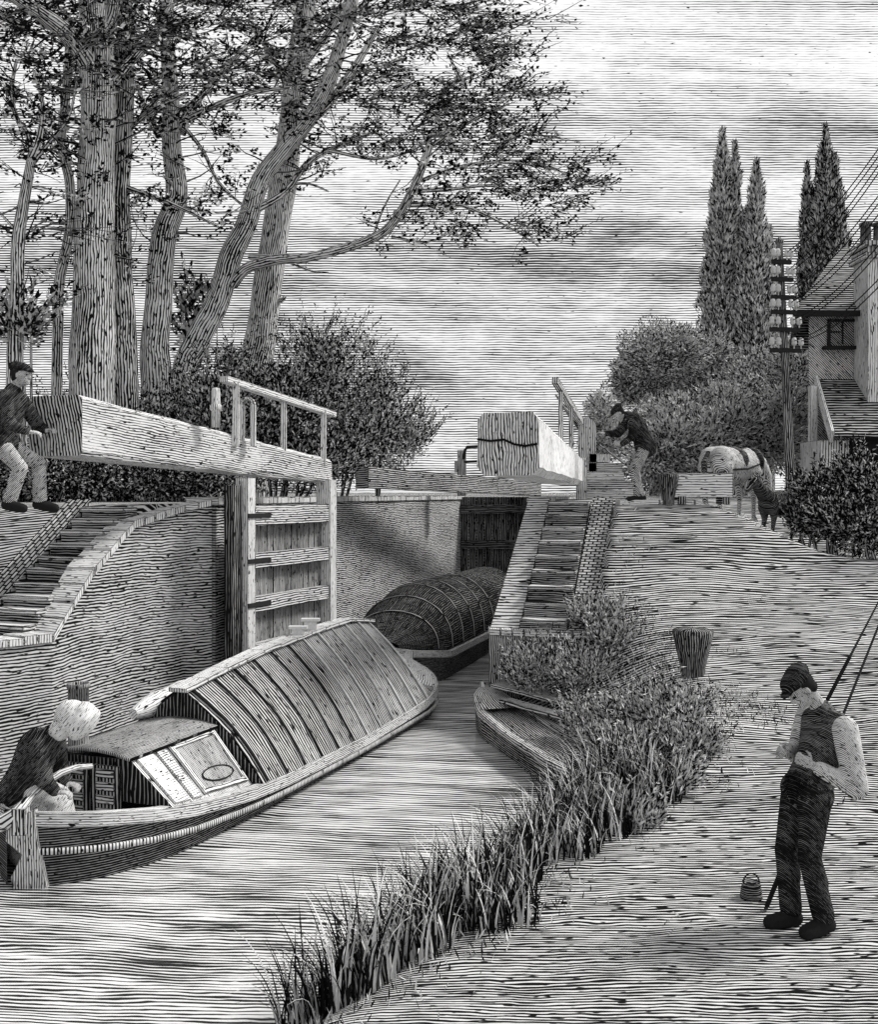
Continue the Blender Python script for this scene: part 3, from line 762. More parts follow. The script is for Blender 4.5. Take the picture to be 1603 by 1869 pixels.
# tarpaulin tent over the hold
rz = lambda s: float(np.interp(s, [2.4, 3, 4, 5.5, 6.6, 7.2], [1.20, 1.28, 1.38, 1.46, 1.48, 1.38]))
TS = np.linspace(2.42, 7.2, 60)
def tent(s, f, side):
    """f 0 at gunwale, 1 at ridge"""
    wd = (w1(s)+.01)*(1-f)+.06*f; z = (g1(s)+.005)*(1-f)+rz(s)*f
    belly = .09*math.sin(math.pi*f); sag = .012*math.sin(s*2*math.pi/.40)*math.sin(math.pi*min(f*1.1, 1))
    return B1(s, side*(wd+belly*.6+sag*.5), z+belly*.5+sag)
for side in (1, -1):
    m = MB(); m.sheet([[tent(s, f, side) for f in np.linspace(0, 1, 9)] for s in TS], flip=side < 0)
    m.build('tarpaulin', CLOTH, nb)
m = MB()
def fr(s, o, z): return B1(s, o, z)
# sloping front fall of the tent
for side in (1, -1):
    m.sheet([[tent(7.2, f, side)*(1-k)+B1(7.62, side*(w1(7.62)-.02)*(1-f), g1(7.6)+.03+.12*f)*k for f in np.linspace(0, 1, 7)] for k in (0, .33, .66, 1)], flip=side < 0)
m.build('tarpaulin_front', CLOTH, nb)
m = MB(); m.poly([tent(2.42, 0, -1), tent(2.42, 0, 1), tent(2.42, .5, 1), tent(2.42, 1, 1), tent(2.42, 1, -1), tent(2.42, .5, -1)], (0, 0, 1)); m.build('tent_end', DARK, nb)
for k in range(12):
    s = 2.50+k*.42
    m = MB()
    m.tube([tent(s+.0, f, 1)+Vector((.012, -.012, .012)) for f in np.linspace(.0, 1, 10)], .013, 5)
    m.tube([tent(s, f, -1)+Vector((-.012, .012, .012)) for f in np.linspace(1, 0, 10)], .013, 5)
    m.build('lashing', flat(.7 if k > 5 else .02, 'lashing rope'), nb)
m = MB()
for i in range(12):
    a, b = 2.35+i*.41, 2.35+(i+1)*.41
    m.bar(B1(a, 0, rz(a)+.035), B1(b-.008, 0, rz(b)+.035), .22, .045)
m.build('gang_plank', WOODL, nb)
# rudder with curved tiller
m = MB()
q = lambda px, py, D=8.85: P(px, py, D)
RUD = [q(12, 1500), q(62, 1478), q(66, 1530), q(80, 1600), q(92, 1662), q(30, 1672), q(20, 1600), q(40, 1560), q(10, 1535)]
th = Vector((.05, .02, 0))*1.2; nn = Vector((.15, .98, 0)).normalized()*.06
m.poly(list(reversed(RUD)), (0, 0, 1)); m.poly([p+nn for p in RUD], (0, 0, 1))
for i in range(len(RUD)): j = (i+1) % len(RUD); m.poly([RUD[i], RUD[j], RUD[j]+nn, RUD[i]+nn], (0, 0, 1))
rd = m.build('rudder', ink(light=.80, duty=.40, period=.026, across='V', wob=.3, var=.3, brk=.3, edge=.012, name='rudder boards'), nb)
m = MB(); m.tube([q(-40, 1515), q(10, 1500, 8.83), q(34, 1482, 8.85), q(52, 1458, 8.95), q(80, 1430, 9.1), q(112, 1410, 9.2), q(140, 1400, 9.3), q(168, 1398, 9.4)], [.07, .07, .055, .038, .032, .03, .027, .024], 10)
m.build('tiller', WOODL, rd)
m = MB(); m.box(P(38, 1497, 8.85), (.11, .12, .22)); m.build('rudder_head', WOODM, rd)
# rolled pale side cloth lying along the far slope of the tent, and deck gear on the plank
m = MB(); m.tube([B1(s, -.46+.05*math.sin(s*3), 1.02+.1*(s-2.3)/2+.03*math.sin(s*5)) for s in np.linspace(2.2, 4.6, 14)], [.06]+[.11+.02*math.sin(k*2) for k in range(12)]+[.05], 9)
m.build('rolled_cloth', ink(light=.88, duty=.15, period=.03, across='V', wob=.5, name='pale canvas'), nb)
for s, h in ((5.0, .07), (5.35, .11)):
    m = MB(); m.box(B1(s, .02, rz(s)+.058+h/2), (.16, .09, h)); m.box(B1(s, .02, rz(s)+.058+h+.02), (.24, .12, .035)); m.build('plank_chock', PAINT, nb)

# second boat coming out of the chamber
sb = thing('narrow_boat', (-.6, 19, 0), 'second canal boat with dark round tilt, half hidden behind the first inside the lock', 'canal boat')
B2 = boat_frame((-1.10, 17.75), (.285, .958))
w2 = lambda s: float(np.interp(s, [0, .3, .8, 1.4, 8], [.05, .38, .78, .93, .93]))
g2 = lambda s: float(np.interp(s, [0, .5, 1.5, 8], [.75, .62, .5, .45]))
S2 = list(np.linspace(0, 1.5, 9))+list(np.linspace(1.9, 8, 12))
hull(B2, sb, S2, w2, g2, lambda s: g2(s)-.06, HULLM, STRAKE)
m = MB(); AR = np.linspace(0, math.pi, 17)
TILT = ink(light=.36, duty=.78, period=.05, across='V', cross=.45, wob=.6, var=.3, brk=.4, name='dark tilt cloth')
def arch(s, a):
    q = min(1, max(0, (s-.35)/2.4)); q = math.sin(q*math.pi/2)**.8
    return B2(s, (w2(s)-.02)*math.cos(a)*(.94+.06*q), g2(s)+.02+(.10+.98*q)*math.sin(a)**.85)
m.sheet([[arch(s, a) for a in AR] for s in list(np.linspace(.3, 2.9, 14))+list(np.linspace(3.2, 7.8, 12))])
m.build('tilt', TILT, sb)
for s_ in (1.1, 1.7, 2.4, 3.2, 4.0, 4.8):
    m = MB(); m.tube([arch(s_, a)+Vector((.0, -.012, .015)) for a in AR], .014, 5); m.build('tilt_hoop', WOODD, sb)

# old punt moored under the bushes on the right
pu = thing('punt', (1.0, 13.4, 0), 'low old wooden punt moored against the right bank beneath the bushes', 'punt')
B3 = boat_frame((.64, 15.2), (.30, -1.0))
w3 = lambda s: float(np.interp(s, [0, .25, .9, 3.4, 4.4], [.06, .22, .36, .40, .30]))
g3 = lambda s: float(np.interp(s, [0, .6, 2, 4.4], [.52, .40, .32, .34]))
S3 = list(np.linspace(0, 4.4, 20))
def B3f(s, o, z): return B3(s, -o, z)
hull(B3f, pu, S3, w3, g3, lambda s: g3(s)-.05, ink(light=.55, duty=.68, period=.035, across='V', wob=.3, var=.3, edge=.012, name='rotten planks'), WOODM, band=.09)
m = MB(); m.sheet([[B3(s, o*w3(s), g3(s)+.012) for o in (-1, 0, 1)] for s in np.linspace(.02, .9, 5)]); m.build('foredeck', WOODM, pu)
m = MB(); m.bar(B3(0.02, 0, -.2), B3(-.04, 0, .60), .07, .08, up=(1, 0, 0)); m.build('stem_post', WOODL, pu)
pk = MB(); pk.bar((.86, 15.02, .60), (1.98, 13.9, .50), .36, .05); pk.bar((.9, 14.5, .47), (1.7, 13.5, .42), .2, .05)
tag(pk.build('landing_plank', WOODM), 'rough planks laid from the dark pier to the bushes above the punt', 'plank')

# ------------------------------------------------------------------ people
SKIN = ink(light=0.72, duty=0.34, period=0.012, across='XZ', space='OBJ', wob=.22, var=.3, brk=.35, knots=.36, name='skin')
def person(label, loc, J, coat, legs, boots, hat=None, haircol=None, rz=0, k=1.0, fat=1.08, skirt=None, sleeves=None, group=None, look=(0, 0, 0), up=(0, 0, 1), curl=.9, vox=.009, waist=None):
    """J: joints in metres, figure faces -X in its own frame"""
    t = thing('person', loc, label, 'person', group, rz)
    V_ = {a: Vector(b)*k for a, b in J.items()}
    pr = []
    hf = Vector(look).normalized(); M = frame(hf, up); hc = V_['head']
    E = lambda c, r, M3=M: ('e', hc+M@Vector(c)*k, tuple(x*k for x in r), M3)
    pr += [E((-.012, 0, .035), (.098, .077, .095)), E((.030, 0, -.045), (.062, .056, .070)), E((.062, 0, -.085), (.030, .032, .024)),
           E((.095, 0, -.018), (.022, .013, .022)), E((.086, 0, .012), (.014, .012, .030)), E((.078, 0, .030), (.018, .050, .012)),
           E((.082, 0, -.058), (.014, .024, .007)), E((.082, 0, -.072), (.014, .020, .007)),
           E((-.005, .078, -.01), (.018, .010, .030)), E((-.005, -.078, -.01), (.018, .010, .030)),
           E((.055, .038, -.03), (.025, .02, .022)), E((.055, -.038, -.03), (.025, .02, .022))]
    nk = V_['neck']
    pr.append(('c', nk, .056*k, hc+M@Vector((-.02, 0, -.05))*k, .052*k))
    ch, pe = V_['chest'], V_['pelvis']
    shl, shr, hl, hr = V_['sh_l'], V_['sh_r'], V_['hip_l'], V_['hip_r']
    tor = [('c', ch, .125*k*fat, lerp(ch, pe, .55), .118*k*fat), ('c', lerp(ch, pe, .5), .118*k*fat, pe, .13*k*fat),
           ('c', shl, .068*k, shr, .068*k), ('c', lerp(shl, shr, .25), .085*k, lerp(ch, pe, .35), .12*k), ('c', lerp(shl, shr, .75), .085*k, lerp(ch, pe, .35), .12*k),
           ('c', nk, .06*k, lerp(shl, ch, .3), .07*k), ('c', nk, .06*k, lerp(shr, ch, .3), .07*k), ('c', hl, .1*k, hr, .1*k)]
    pr += tor
    arms = []; leg = []; feet = []; hands = []
    for s in 'lr':
        arms += [('c', V_['sh_'+s], .055*k, V_['el_'+s], .041*k), ('c', V_['el_'+s], .041*k, V_['wr_'+s], .028*k)]
        leg += [('c', V_['hip_'+s], .088*k, V_['kn_'+s], .056*k), ('c', V_['kn_'+s], .054*k, V_['an_'+s], .038*k), ('c', lerp(V_['kn_'+s], V_['an_'+s], .3)+Vector((.015, 0, 0)), .056*k, lerp(V_['kn_'+s], V_['an_'+s], .6), .045*k)]
        an, to = V_['an_'+s], V_['toe_'+s]
        feet += [('c', an+Vector((0, 0, -.02)), .045*k, lerp(an, to, .3)-Vector((0, 0, .02)), .046*k), ('c', lerp(an, to, .3)-Vector((0, 0, .02)), .044*k, to, .036*k), ('c', an, .045*k, an-(to-an).normalized()*.03-Vector((0, 0, .035)), .04*k)]
        wr = V_['wr_'+s]; hd = V_.get('hd_'+s)
        hd = (hd-wr).normalized() if hd else (wr-V_['el_'+s]).normalized()
        pn_ = Vector(J.get('pn_'+s, (0, 0, -1))); pn_ = (pn_-hd*pn_.dot(hd)).normalized(); sd2 = hd.cross(pn_)
        if s == 'l': sd2 = -sd2
        Mh = Matrix((hd, sd2, pn_)).transposed()
        hands.append(('e', wr+hd*.05*k, (.052*k, .040*k, .017*k), Mh))
        for q, (off, ln) in enumerate(((.030, .070), (.010, .080), (-.011, .074), (-.031, .058))):
            b = wr+hd*.085*k+sd2*off*k; a0 = curl*.5
            d0 = (hd*math.cos(a0)+pn_*math.sin(a0)); d1 = (hd*math.cos(curl*1.4)+pn_*math.sin(curl*1.4)); d2 = (hd*math.cos(curl*2.2)+pn_*math.sin(curl*2.2))
            p1 = b+d0*ln*.45*k; p2 = p1+d1*ln*.33*k; p3 = p2+d2*ln*.25*k
            hands += [('c', b, .0095*k, p1, .009*k), ('c', p1, .009*k, p2, .0085*k), ('c', p2, .0085*k, p3, .0075*k)]
        tb = wr+hd*.03*k+sd2*.034*k; t1 = tb+(hd*.5+sd2*.6+pn_*.5).normalized()*.035*k; t2 = t1+(hd*.8+pn_*.6+sd2*.1).normalized()*.03*k
        hands += [('c', tb, .013*k, t1, .011*k), ('c', t1, .011*k, t2, .0085*k)]
    fuse('body', pr+arms+leg+feet+hands, SKIN, t, voxel=vox, smooth=2)
    grow = lambda L, e: [(p[0], p[1], p[2]+e*k, p[3], p[4]+e*k) if p[0] == 'c' else p for p in L]
    wr_ = [V_['wr_l'], V_['wr_r']]
    sl = []
    for s in 'lr':
        sh, el_, wr = V_['sh_'+s], V_['el_'+s], V_['wr_'+s]
        w = lerp(el_, wr, .84)
        sl += [('c', sh, .088*k, el_, .074*k), ('c', el_, .064*k, w, .050*k), ('c', lerp(sh, el_, .8), .07*k, lerp(el_, wr, .15), .066*k)]
    if sleeves:
        fuse('shirt_sleeves', sl, sleeves, t, voxel=.012, smooth=3)
        tv = [p for i, p in enumerate(tor) if i != 2]+[('c', lerp(shl, shr, .14), .068*k, lerp(shl, shr, .86), .068*k)]
        fuse('waistcoat', grow(tv, .018), coat, t, voxel=.012, smooth=3)
    else:
        hem = [('c', lerp(ch, pe, .8), .15*k*fat, pe+(pe-ch).normalized()*.06, .165*k*fat)]
        fuse('jacket', grow(tor, .024)+sl+hem, coat, t, voxel=.012, smooth=3)
    lg_ = []
    for s in 'lr':
        hp, kn, an = V_['hip_'+s], V_['kn_'+s], V_['an_'+s]
        e = lerp(kn, an, .90)
        lg_ += [('c', hp, .108*k, kn, .074*k), ('c', kn, .073*k, e, .074*k), ('c', kn+Vector((0, 0, .0)), .076*k, lerp(kn, an, .4)+Vector((.012, 0, 0)), .073*k)]
    if skirt:
        sk, pts = skirt
        fuse('skirt', [('c', Vector(a)*k, ra*k, Vector(b)*k, rb*k) for a, ra, b, rb in pts], sk, t, voxel=.014, smooth=4)
    else:
        fuse('trousers', lg_+grow([tor[1], tor[7]], .018), legs, t, voxel=.012, smooth=3)
    for s in 'lr':
        i0 = 0 if s == 'l' else 3
        f_ = grow(feet[i0:i0+3], .014)
        fuse('boot', f_+[('c', V_['an_'+s], .055*k, lerp(V_['an_'+s], V_['kn_'+s], .18), .055*k)], boots, t, voxel=.011, smooth=2)
    if haircol is not None:
        fuse('hair', [E((-.030, 0, .035), (.088, .084, .096)), E((-.055, 0, -.03), (.05, .066, .05))], haircol, t, voxel=.009, smooth=1)
    if hat == 'cap':
        fuse('cap', [E((-.018, 0, .078), (.118, .100, .062)), E((-.05, 0, .092), (.092, .098, .058)), E((.088, 0, .052), (.052, .066, .012))], flat(.025, 'dark cap cloth') if coat is None else CAPM, t, voxel=.008, smooth=2)
    if hat == 'bonnet':
        fuse('bonnet', [E((-.04, 0, .03), (.16, .13, .145)), E((.05, 0, .03), (.085, .15, .155)), E((-.10, 0, -.10), (.07, .14, .09)), E((-.12, 0, -.03), (.06, .09, .09)), E((.03, 0, .13), (.10, .10, .075)), E((.10, 0, .06), (.05, .15, .13)), E((-.07, 0, -.13), (.06, .11, .07))], BONN, t, voxel=.011, smooth=3)
        bo = t.children[-1]
    # eyes
    for sy in (1, -1):
        m = MB(); c = origin_of(t) @ (hc+M@Vector((.079, sy*.029, .008))*k)
        m.lathe(c, [(.0001, -.009*k), (.007*k, -.006*k), (.010*k, 0), (.007*k, .006*k), (.0001, .009*k)], 8); m.build('eye', flat(.01, 'dark eye'), t)
    return t
COATD = ink(light=0.35, duty=0.9, period=0.02, across='XZ', space='OBJ', wob=.22, var=.3, brk=.35, knots=.36, name='dark coat')
VEST = ink(light=0.42, duty=0.8, period=0.0145, across='XZ', space='OBJ', wob=.22, var=.3, brk=.35, knots=.36, name='dark waistcoat')
TRD = ink(light=0.3, duty=0.92, period=0.015, across='XZ', space='OBJ', wob=.22, var=.3, brk=.35, knots=.36, name='dark trousers')
TRL = ink(light=0.85, duty=0.5, period=0.024, across='XZ', space='OBJ', wob=.22, var=.3, brk=.35, knots=.36, name='pale moleskin trousers')
SLV = ink(light=0.9, duty=0.34, period=0.0145, across='XZ', space='OBJ', wob=.22, var=.3, brk=.35, knots=.36, name='shirt cloth')
BOOT = flat(.018, 'black boots')
CAPM = ink(light=0.3, duty=0.92, period=0.014, across='XZ', space='OBJ', wob=.22, var=.3, brk=.35, knots=.36, name='dark cap')
BONN = ink(light=0.9, duty=0.14, period=0.02, across='XZ', space='OBJ', wob=.22, var=.3, brk=.35, knots=.36, name='white bonnet')
HAIR = flat(.02, 'dark hair')
# angler on the towpath: px 1465, feet 1697, 276 px per metre
J = dict(head=(-.01, 0, 1.575), neck=(.13, 0, 1.43), chest=(.15, 0, 1.22), pelvis=(.04, 0, .93),
         sh_l=(.215, -.17, 1.345), el_l=(.265, -.24, .985), wr_l=(.02, -.15, 1.11), hd_l=(-.12, -.08, 1.17), pn_l=(.1, 1, 0),
         sh_r=(.10, .17, 1.35), el_r=(.06, .27, 1.08), wr_r=(-.10, .10, 1.16), hd_r=(-.17, .0, 1.165), pn_r=(.2, -1, -.3),
         hip_l=(.06, -.085, .90), kn_l=(.015, -.09, .49), an_l=(.11, -.10, .085), toe_l=(-.03, -.16, .035),
         hip_r=(.00, .085, .90), kn_r=(-.085, .07, .49), an_r=(-.06, .04, .075), toe_r=(-.21, .0, .035))
ax, ay = 2.40, 7.0
person('angler in dark cap, waistcoat and pale sleeves standing on the towpath', (ax, ay, gz(ax, ay)), J, VEST, TRD, BOOT, hat='cap', haircol=HAIR, sleeves=SLV, look=(-.72, -.14, -.74), up=(-.4, 0, 1), curl=1.15, vox=.0075)
# man bending at the right gate
J = dict(head=(-.31, 0, 1.405), neck=(-.17, 0, 1.37), chest=(-.02, 0, 1.22), pelvis=(.10, 0, .92),
         sh_l=(-.08, -.17, 1.32), el_l=(-.13, -.24, 1.03), wr_l=(-.30, -.16, .90), hd_l=(-.36, -.14, .93), pn_l=(0, 1, 0),
         sh_r=(-.10, .17, 1.33), el_r=(-.28, .24, 1.10), wr_r=(-.50, .20, 1.10), hd_r=(-.60, .2, 1.12), pn_r=(0, 0, -1),
         hip_l=(.10, -.09, .88), kn_l=(-.06, -.10, .50), an_l=(-.02, -.12, .09), toe_l=(-.18, -.14, .04),
         hip_r=(.12, .09, .88), kn_r=(-.07, .10, .50), an_r=(.08, .14, .09), toe_r=(-.08, .16, .04))
J = {k_: (tuple(np.array(v)*(1.04, 1, 1.04)) if k_[:2] != 'pn' else v) for k_, v in J.items()}
px = P(1165, 918, 17.5); person('man in dark jacket bending over the lock gear beside the huge beam', (px.x, px.y, gz(px.x, px.y)), J, ink(light=0.3, duty=0.92, period=0.032, across='XZ', space='OBJ', wob=.22, var=.3, brk=.35, knots=.36, name='dark jacket'), ink(light=.8, duty=.54, period=0.034, across='XZ', space='OBJ', wob=.22, var=.3, brk=.35, knots=.36, name='striped trousers'), BOOT, hat='cap', haircol=HAIR, look=(-.75, -.1, -.65), up=(-.4, 0, 1), vox=.011)
# man leaning on the end of the left beam, facing right: built facing -X and turned round
J = dict(head=(-.055, 0, 1.46), neck=(.03, 0, 1.30), chest=(.08, 0, 1.08), pelvis=(.16, 0, .72),
         sh_l=(.02, -.20, 1.20), el_l=(-.12, -.30, .95), wr_l=(-.26, -.18, .88), hd_l=(-.38, -.12, .90), pn_l=(0, 0, -1),
         sh_r=(.04, .20, 1.20), el_r=(-.05, .33, .92), wr_r=(-.24, .26, .84), hd_r=(-.36, .24, .83), pn_r=(0, -.3, -1),
         hip_l=(.12, -.10, .70), kn_l=(-.20, -.13, .52), an_l=(-.21, -.12, .10), toe_l=(-.37, -.12, .04),
         hip_r=(.12, .10, .70), kn_r=(-.13, .20, .46), an_r=(-.02, .24, .10), toe_r=(-.18, .27, .04))
px = P(38, 905, 11.05)
person('man in cap and dark coat pushing the near end of the left balance beam', (px.x-.17, 11.35, 3.10), J, ink(light=0.34, duty=0.88, period=0.022, across='XZ', space='OBJ', wob=.22, var=.3, brk=.35, knots=.36, name='dark greatcoat'), TRL, BOOT, hat='cap', haircol=HAIR, rz=math.pi, look=(-1, .12, -.05), vox=.0095, fat=1.15)
# boat woman bent over the tiller
J = dict(head=(-.33, 0, 1.06), neck=(-.16, 0, .98), chest=(.0, 0, .84), pelvis=(.14, 0, .50),
         sh_l=(-.06, -.17, .92), el_l=(-.02, -.30, .62), wr_l=(-.16, -.20, .50), hd_l=(-.26, -.16, .50), pn_l=(0, 0, -1),
         sh_r=(-.10, .17, .90), el_r=(-.20, .27, .66), wr_r=(-.30, .26, .56), hd_r=(-.40, .25, .56), pn_r=(0, 0, -1),
         hip_l=(.12, -.09, .48), kn_l=(-.18, -.11, .42), an_l=(-.16, -.11, .10), toe_l=(-.30, -.12, .04),
         hip_r=(.12, .09, .48), kn_r=(-.18, .10, .42), an_r=(-.12, .12, .10), toe_r=(-.26, .13, .04))
SHAWL = ink(light=0.34, duty=0.88, period=0.019, across='XZ', space='OBJ', wob=.22, var=.3, brk=.35, knots=.36, name='dark shawl')
APR = ink(light=0.86, duty=0.28, period=0.02, across='XZ', space='OBJ', wob=.22, var=.3, brk=.35, knots=.36, name='pale apron')
w = P(70, 1540, 9.35)
person('woman in white bonnet and dark shawl bending over the curved tiller at the stern', (w.x, w.y, .16), J, SHAWL, TRD, BOOT, hat='bonnet', rz=math.pi-.15, look=(-.85, 0, -.45), up=(-.3, 0, 1), vox=.009, fat=1.2, k=1.06,
       skirt=(APR, [((.12, 0, .46), .19, (-.12, 0, .40), .16), ((.08, 0, .42), .2, (.02, 0, .06), .24), ((-.14, 0, .40), .15, (-.18, 0, .08), .18)]))

# ------------------------------------------------------------------ horse and donkey
def quad(name, label, cat, loc, rz, k, mat, head_low, mane, harness=None, ears=.11, voxel=.02):
    """stands along +X (head at +X)"""
    t = thing(name, loc, label, cat, None, rz)
    V = lambda x, y, z: Vector((x, y, z))*k
    pr = [('c', V(-.42, 0, 1.12), .30*k, V(.05, 0, 1.08), .29*k), ('c', V(.05, 0, 1.08), .30*k, V(.42, 0, 1.06), .28*k),
          ('e', V(-.52, .11, 1.13), (.26*k, .20*k, .27*k)), ('e', V(-.52, -.11, 1.13), (.26*k, .20*k, .27*k)), ('e', V(0, 0, .98), (.5*k, .27*k, .25*k)), ('e', V(.45, 0, 1.2), (.2*k, .14*k, .2*k))]
    if head_low: pn_, ph, pm = V(.85, .0, 1.12), V(1.10, .0, .90), V(1.20, .0, .52)
    else: pn_, ph, pm = V(.78, 0, 1.42), V(.92, 0, 1.62), V(1.22, 0, 1.40)
    pr += [('c', V(.45, 0, 1.15), .23*k, pn_, .16*k), ('c', pn_, .16*k, ph, .12*k), ('c', ph, .12*k, lerp(ph, pm, .55), .095*k), ('c', lerp(ph, pm, .5), .085*k, pm, .068*k)]
    hd = (pm-ph).normalized(); upv = Vector((0, 1, 0)).cross(hd); upv = -upv if upv.z < 0 or (abs(upv.z) < .3 and upv.x > 0 and head_low is False) else upv
    for s in (1, -1):
        b = ph+Vector((0, s*.06*k, 0))-hd*.06*k
        pr += [('c', b, .032*k, b-hd*.3*ears*k+Vector((0, s*.02*k, ears*k)), .010*k)]
        # hind leg: stifle, hock, fetlock, hoof
        o = .15*s
        pr += [('c', V(-.55, o, 1.02), .19*k, V(-.42, o, .76), .115*k), ('c', V(-.42, o, .76), .11*k, V(-.66, o, .50), .06*k), ('c', V(-.66, o, .50), .056*k, V(-.60, o, .16), .040*k), ('c', V(-.60, o, .16), .045*k, V(-.55, o, .05), .062*k),
               ('c', V(.45, o, .95), .15*k, V(.42, o, .70), .085*k), ('c', V(.42, o, .70), .075*k, V(.46, o, .44), .052*k), ('c', V(.46, o, .44), .048*k, V(.45, o, .15), .038*k), ('c', V(.45, o, .15), .042*k, V(.49, o, .05), .06*k)]
    fuse('body', pr, mat, t, voxel=voxel, smooth=3)
    fuse('tail', [('c', V(-.78, 0, 1.28), .04*k, V(-.90, 0, 1.10), .06*k), ('c', V(-.90, 0, 1.10), .06*k, V(-.90, 0, .65), .035*k)], mane, t, voxel=voxel, smooth=2)
    top = pn_+Vector((-.04*k, 0, .14*k))
    fuse('mane', [('c', V(.42, 0, 1.38), .04*k, top, .05*k), ('c', top, .05*k, ph+Vector((-.04*k, 0, .11*k)), .04*k)], mane, t, voxel=voxel, smooth=2)
    if harness:
        m = MB(); M = origin_of(t)
        c = M@lerp(V(.45, 0, 1.15), pn_, .25); ax_ = (M.to_3x3()@(pn_-V(.45, 0, 1.1))).normalized()
        R = ax_.to_track_quat('Z', 'Y').to_matrix(); m.tube([c+R@Vector((.27*k*math.cos(a), .23*k*math.sin(a), 0)) for a in np.linspace(0, 2*math.pi, 15)], .045*k, 6); m.build('collar', harness, t)
        fuse('saddle_cloth', [('e', V(.0, 0, 1.15), (.20*k, .315*k, .262*k)), ], harness, t, voxel=voxel, smooth=2)
        m = MB()
        for s in (1, -1): m.tube([M@V(.5, .26*s, 1.1), M@V(0, .31*s, 1.0), M@V(-.5, .31*s, .98), M@V(-.85, .2*s, .9)], .018*k, 5)
        m.build('trace', IRON, t)
    return t
WH = ink(light=0.86, duty=0.42, period=0.036, across='XZ', space='OBJ', wob=.22, var=.3, brk=.35, knots=.36, name='grey horse coat ')
DK = ink(light=0.4, duty=0.8, period=0.036, across='XZ', space='OBJ', wob=.22, var=.3, brk=.35, knots=.36, name='dark donkey coat')
hp = P(1338, 930, 18.9)
quad('horse', 'pale boat horse with drooping head waiting on the lock side beside the squared log', 'horse', (hp.x, hp.y, gz(hp.x, hp.y)), math.radians(42), .98, WH, True, DK, harness=DK)
dp = P(1425, 932, 19.0)
quad('donkey', 'dark donkey with upright ears standing between the pale horse and the telegraph pole', 'donkey', (dp.x, dp.y, gz(dp.x, dp.y)), math.radians(212), .70, DK, False, flat(.02), ears=.2)
# ------------------------------------------------------------------ trees and bushes
BARK = ink(light=.88, duty=.44, period=.052, across='V', wob=.55, var=.35, brk=.55, knots=.37, name='furrowed bark')
BARKD = ink(light=.74, duty=.56, period=.052, across='V', wob=.6, var=.4, brk=.6, knots=.39, name='dark bark')
TWIG = ink(light=.4, duty=.72, period=.04, across='V', wob=.5, name='dark twigs')
rngT = np.random.default_rng(11)
def limb(m, pts, D, w0, w1, dd=0, seg=9, wob=.16):
    """polyline measured at distance D, widths in reference pixels"""
    n = len(pts); W = []
    for i, (x, y) in enumerate(pts):
        f = i/(n-1); W.append(P(x, y, D+dd*f))
    # resample smoothly
    out = []; rad = []
    for i in range(n-1):
        k = 4
        p0, p1, p2, p3 = W[max(i-1, 0)], W[i], W[i+1], W[min(i+2, n-1)]
        for q in range(k):
            t = q/k
            out.append(.5*((2*p1)+(-p0+p2)*t+(2*p0-5*p1+4*p2-p3)*t*t+(-p0+3*p1-3*p2+p3)*t**3))
    out.append(W[-1]); N = len(out)
    rad = [max(.008, .93*(w0*(1-i/(N-1))+w1*(i/(N-1)))/2/FPX*D) for i in range(N)]
    m.tube(out, rad, seg, wob=wob)
    return out, rad
def twigs(m, line, f0, f1, n, L, r, rng, updir=.15, tips=None, sidebias=None):
    N = len(line)
    for k in range(n):
        i = int((f0+(f1-f0)*rng.random())*(N-1)); p = line[i]
        a = rng.random()*2*math.pi
        d = Vector((math.cos(a), math.sin(a)*.8, updir+rng.normal()*.3))
        if sidebias: d += Vector(sidebias)
        d.normalize(); l = L*(.5+rng.random()); pts = [p]; 
        for q in range(5):
            d = (d+Vector((rng.normal()*.22, rng.normal()*.22, rng.normal()*.2))).normalized(); pts.append(pts[-1]+d*l/5)
        m.tube(pts, [r*(1-q/6) for q in range(6)], 5, cap=False)
        if tips is not None: tips += [pts[-1], pts[3], pts[4]]
def sprays(C, D_, rng, centers, L, n, m=None, cx=None, seg=3):
    """flat leafy sprays: a few fine twiglets fanning outward from each centre, leaves strung along them"""
    for c in centers:
        c = np.array(c); side = 1.0 if (cx is None or rng.random() < .5+.5*np.tanh((c[0]-cx)/1.5)) else -1.0
        az = rng.normal()*.7; main = np.array((side*math.cos(az), math.sin(az), rng.normal()*.16+.12))
        l0 = L*(.6+.9*rng.random()); nt = 4+int(rng.random()*4)
        for q in range(nt):
            d = main+np.array((0, rng.normal()*.45, rng.normal()*.17)); d /= np.linalg.norm(d)
            st = c+main*l0*rng.random()*.5; l = l0*(.35+.65*rng.random())
            mid = st+d*l*.5+np.array((0, 0, rng.normal()*.04)); en = st+d*l+np.array((0, 0, rng.normal()*.05-.04*l))
            if m is not None: m.tube([st, mid, en], [.011, .008, .003], 3, cap=False)
            k = max(3, int(n/nt*l/L)); f = rng.random(k)**.8
            pos = np.where(f[:, None] < .5, st+(mid-st)*f[:, None]*2, mid+(en-mid)*(f[:, None]*2-1))
            pos = pos+rng.normal(size=(k, 3))*np.array((.03, .05, .035))
            C.append(pos); D_.append(d*.9+rng.normal(size=(k, 3))*np.array((.6, .6, .45)))
def region_centers(rng, ells, dens, D, Dspread, holes=.0, scale=1.0):
    """ells: (px,py,rx,ry) in reference pixels -> random spray centres at distance D +- spread"""
    out = []
    for (px, py, rx, ry) in ells:
        n = int(dens*rx*ry/1000)
        for _ in range(n):
            while True:
                a, b = rng.uniform(-1, 1, 2)
                if a*a+b*b <= 1: break
            x, y = px+a*rx, py+b*ry
            if holes and mnoise.noise(Vector((x*.013, y*.022, D))) > holes: continue
            dd = D+rng.uniform(-1, 1)*Dspread
            out.append(tuple(P(x, y, dd)))
    return out
LEAF = leafmat(.70, .88, .010, 'canopy leaves')
LEAFB = leafmat(.5, .85, .012, 'bush leaves')
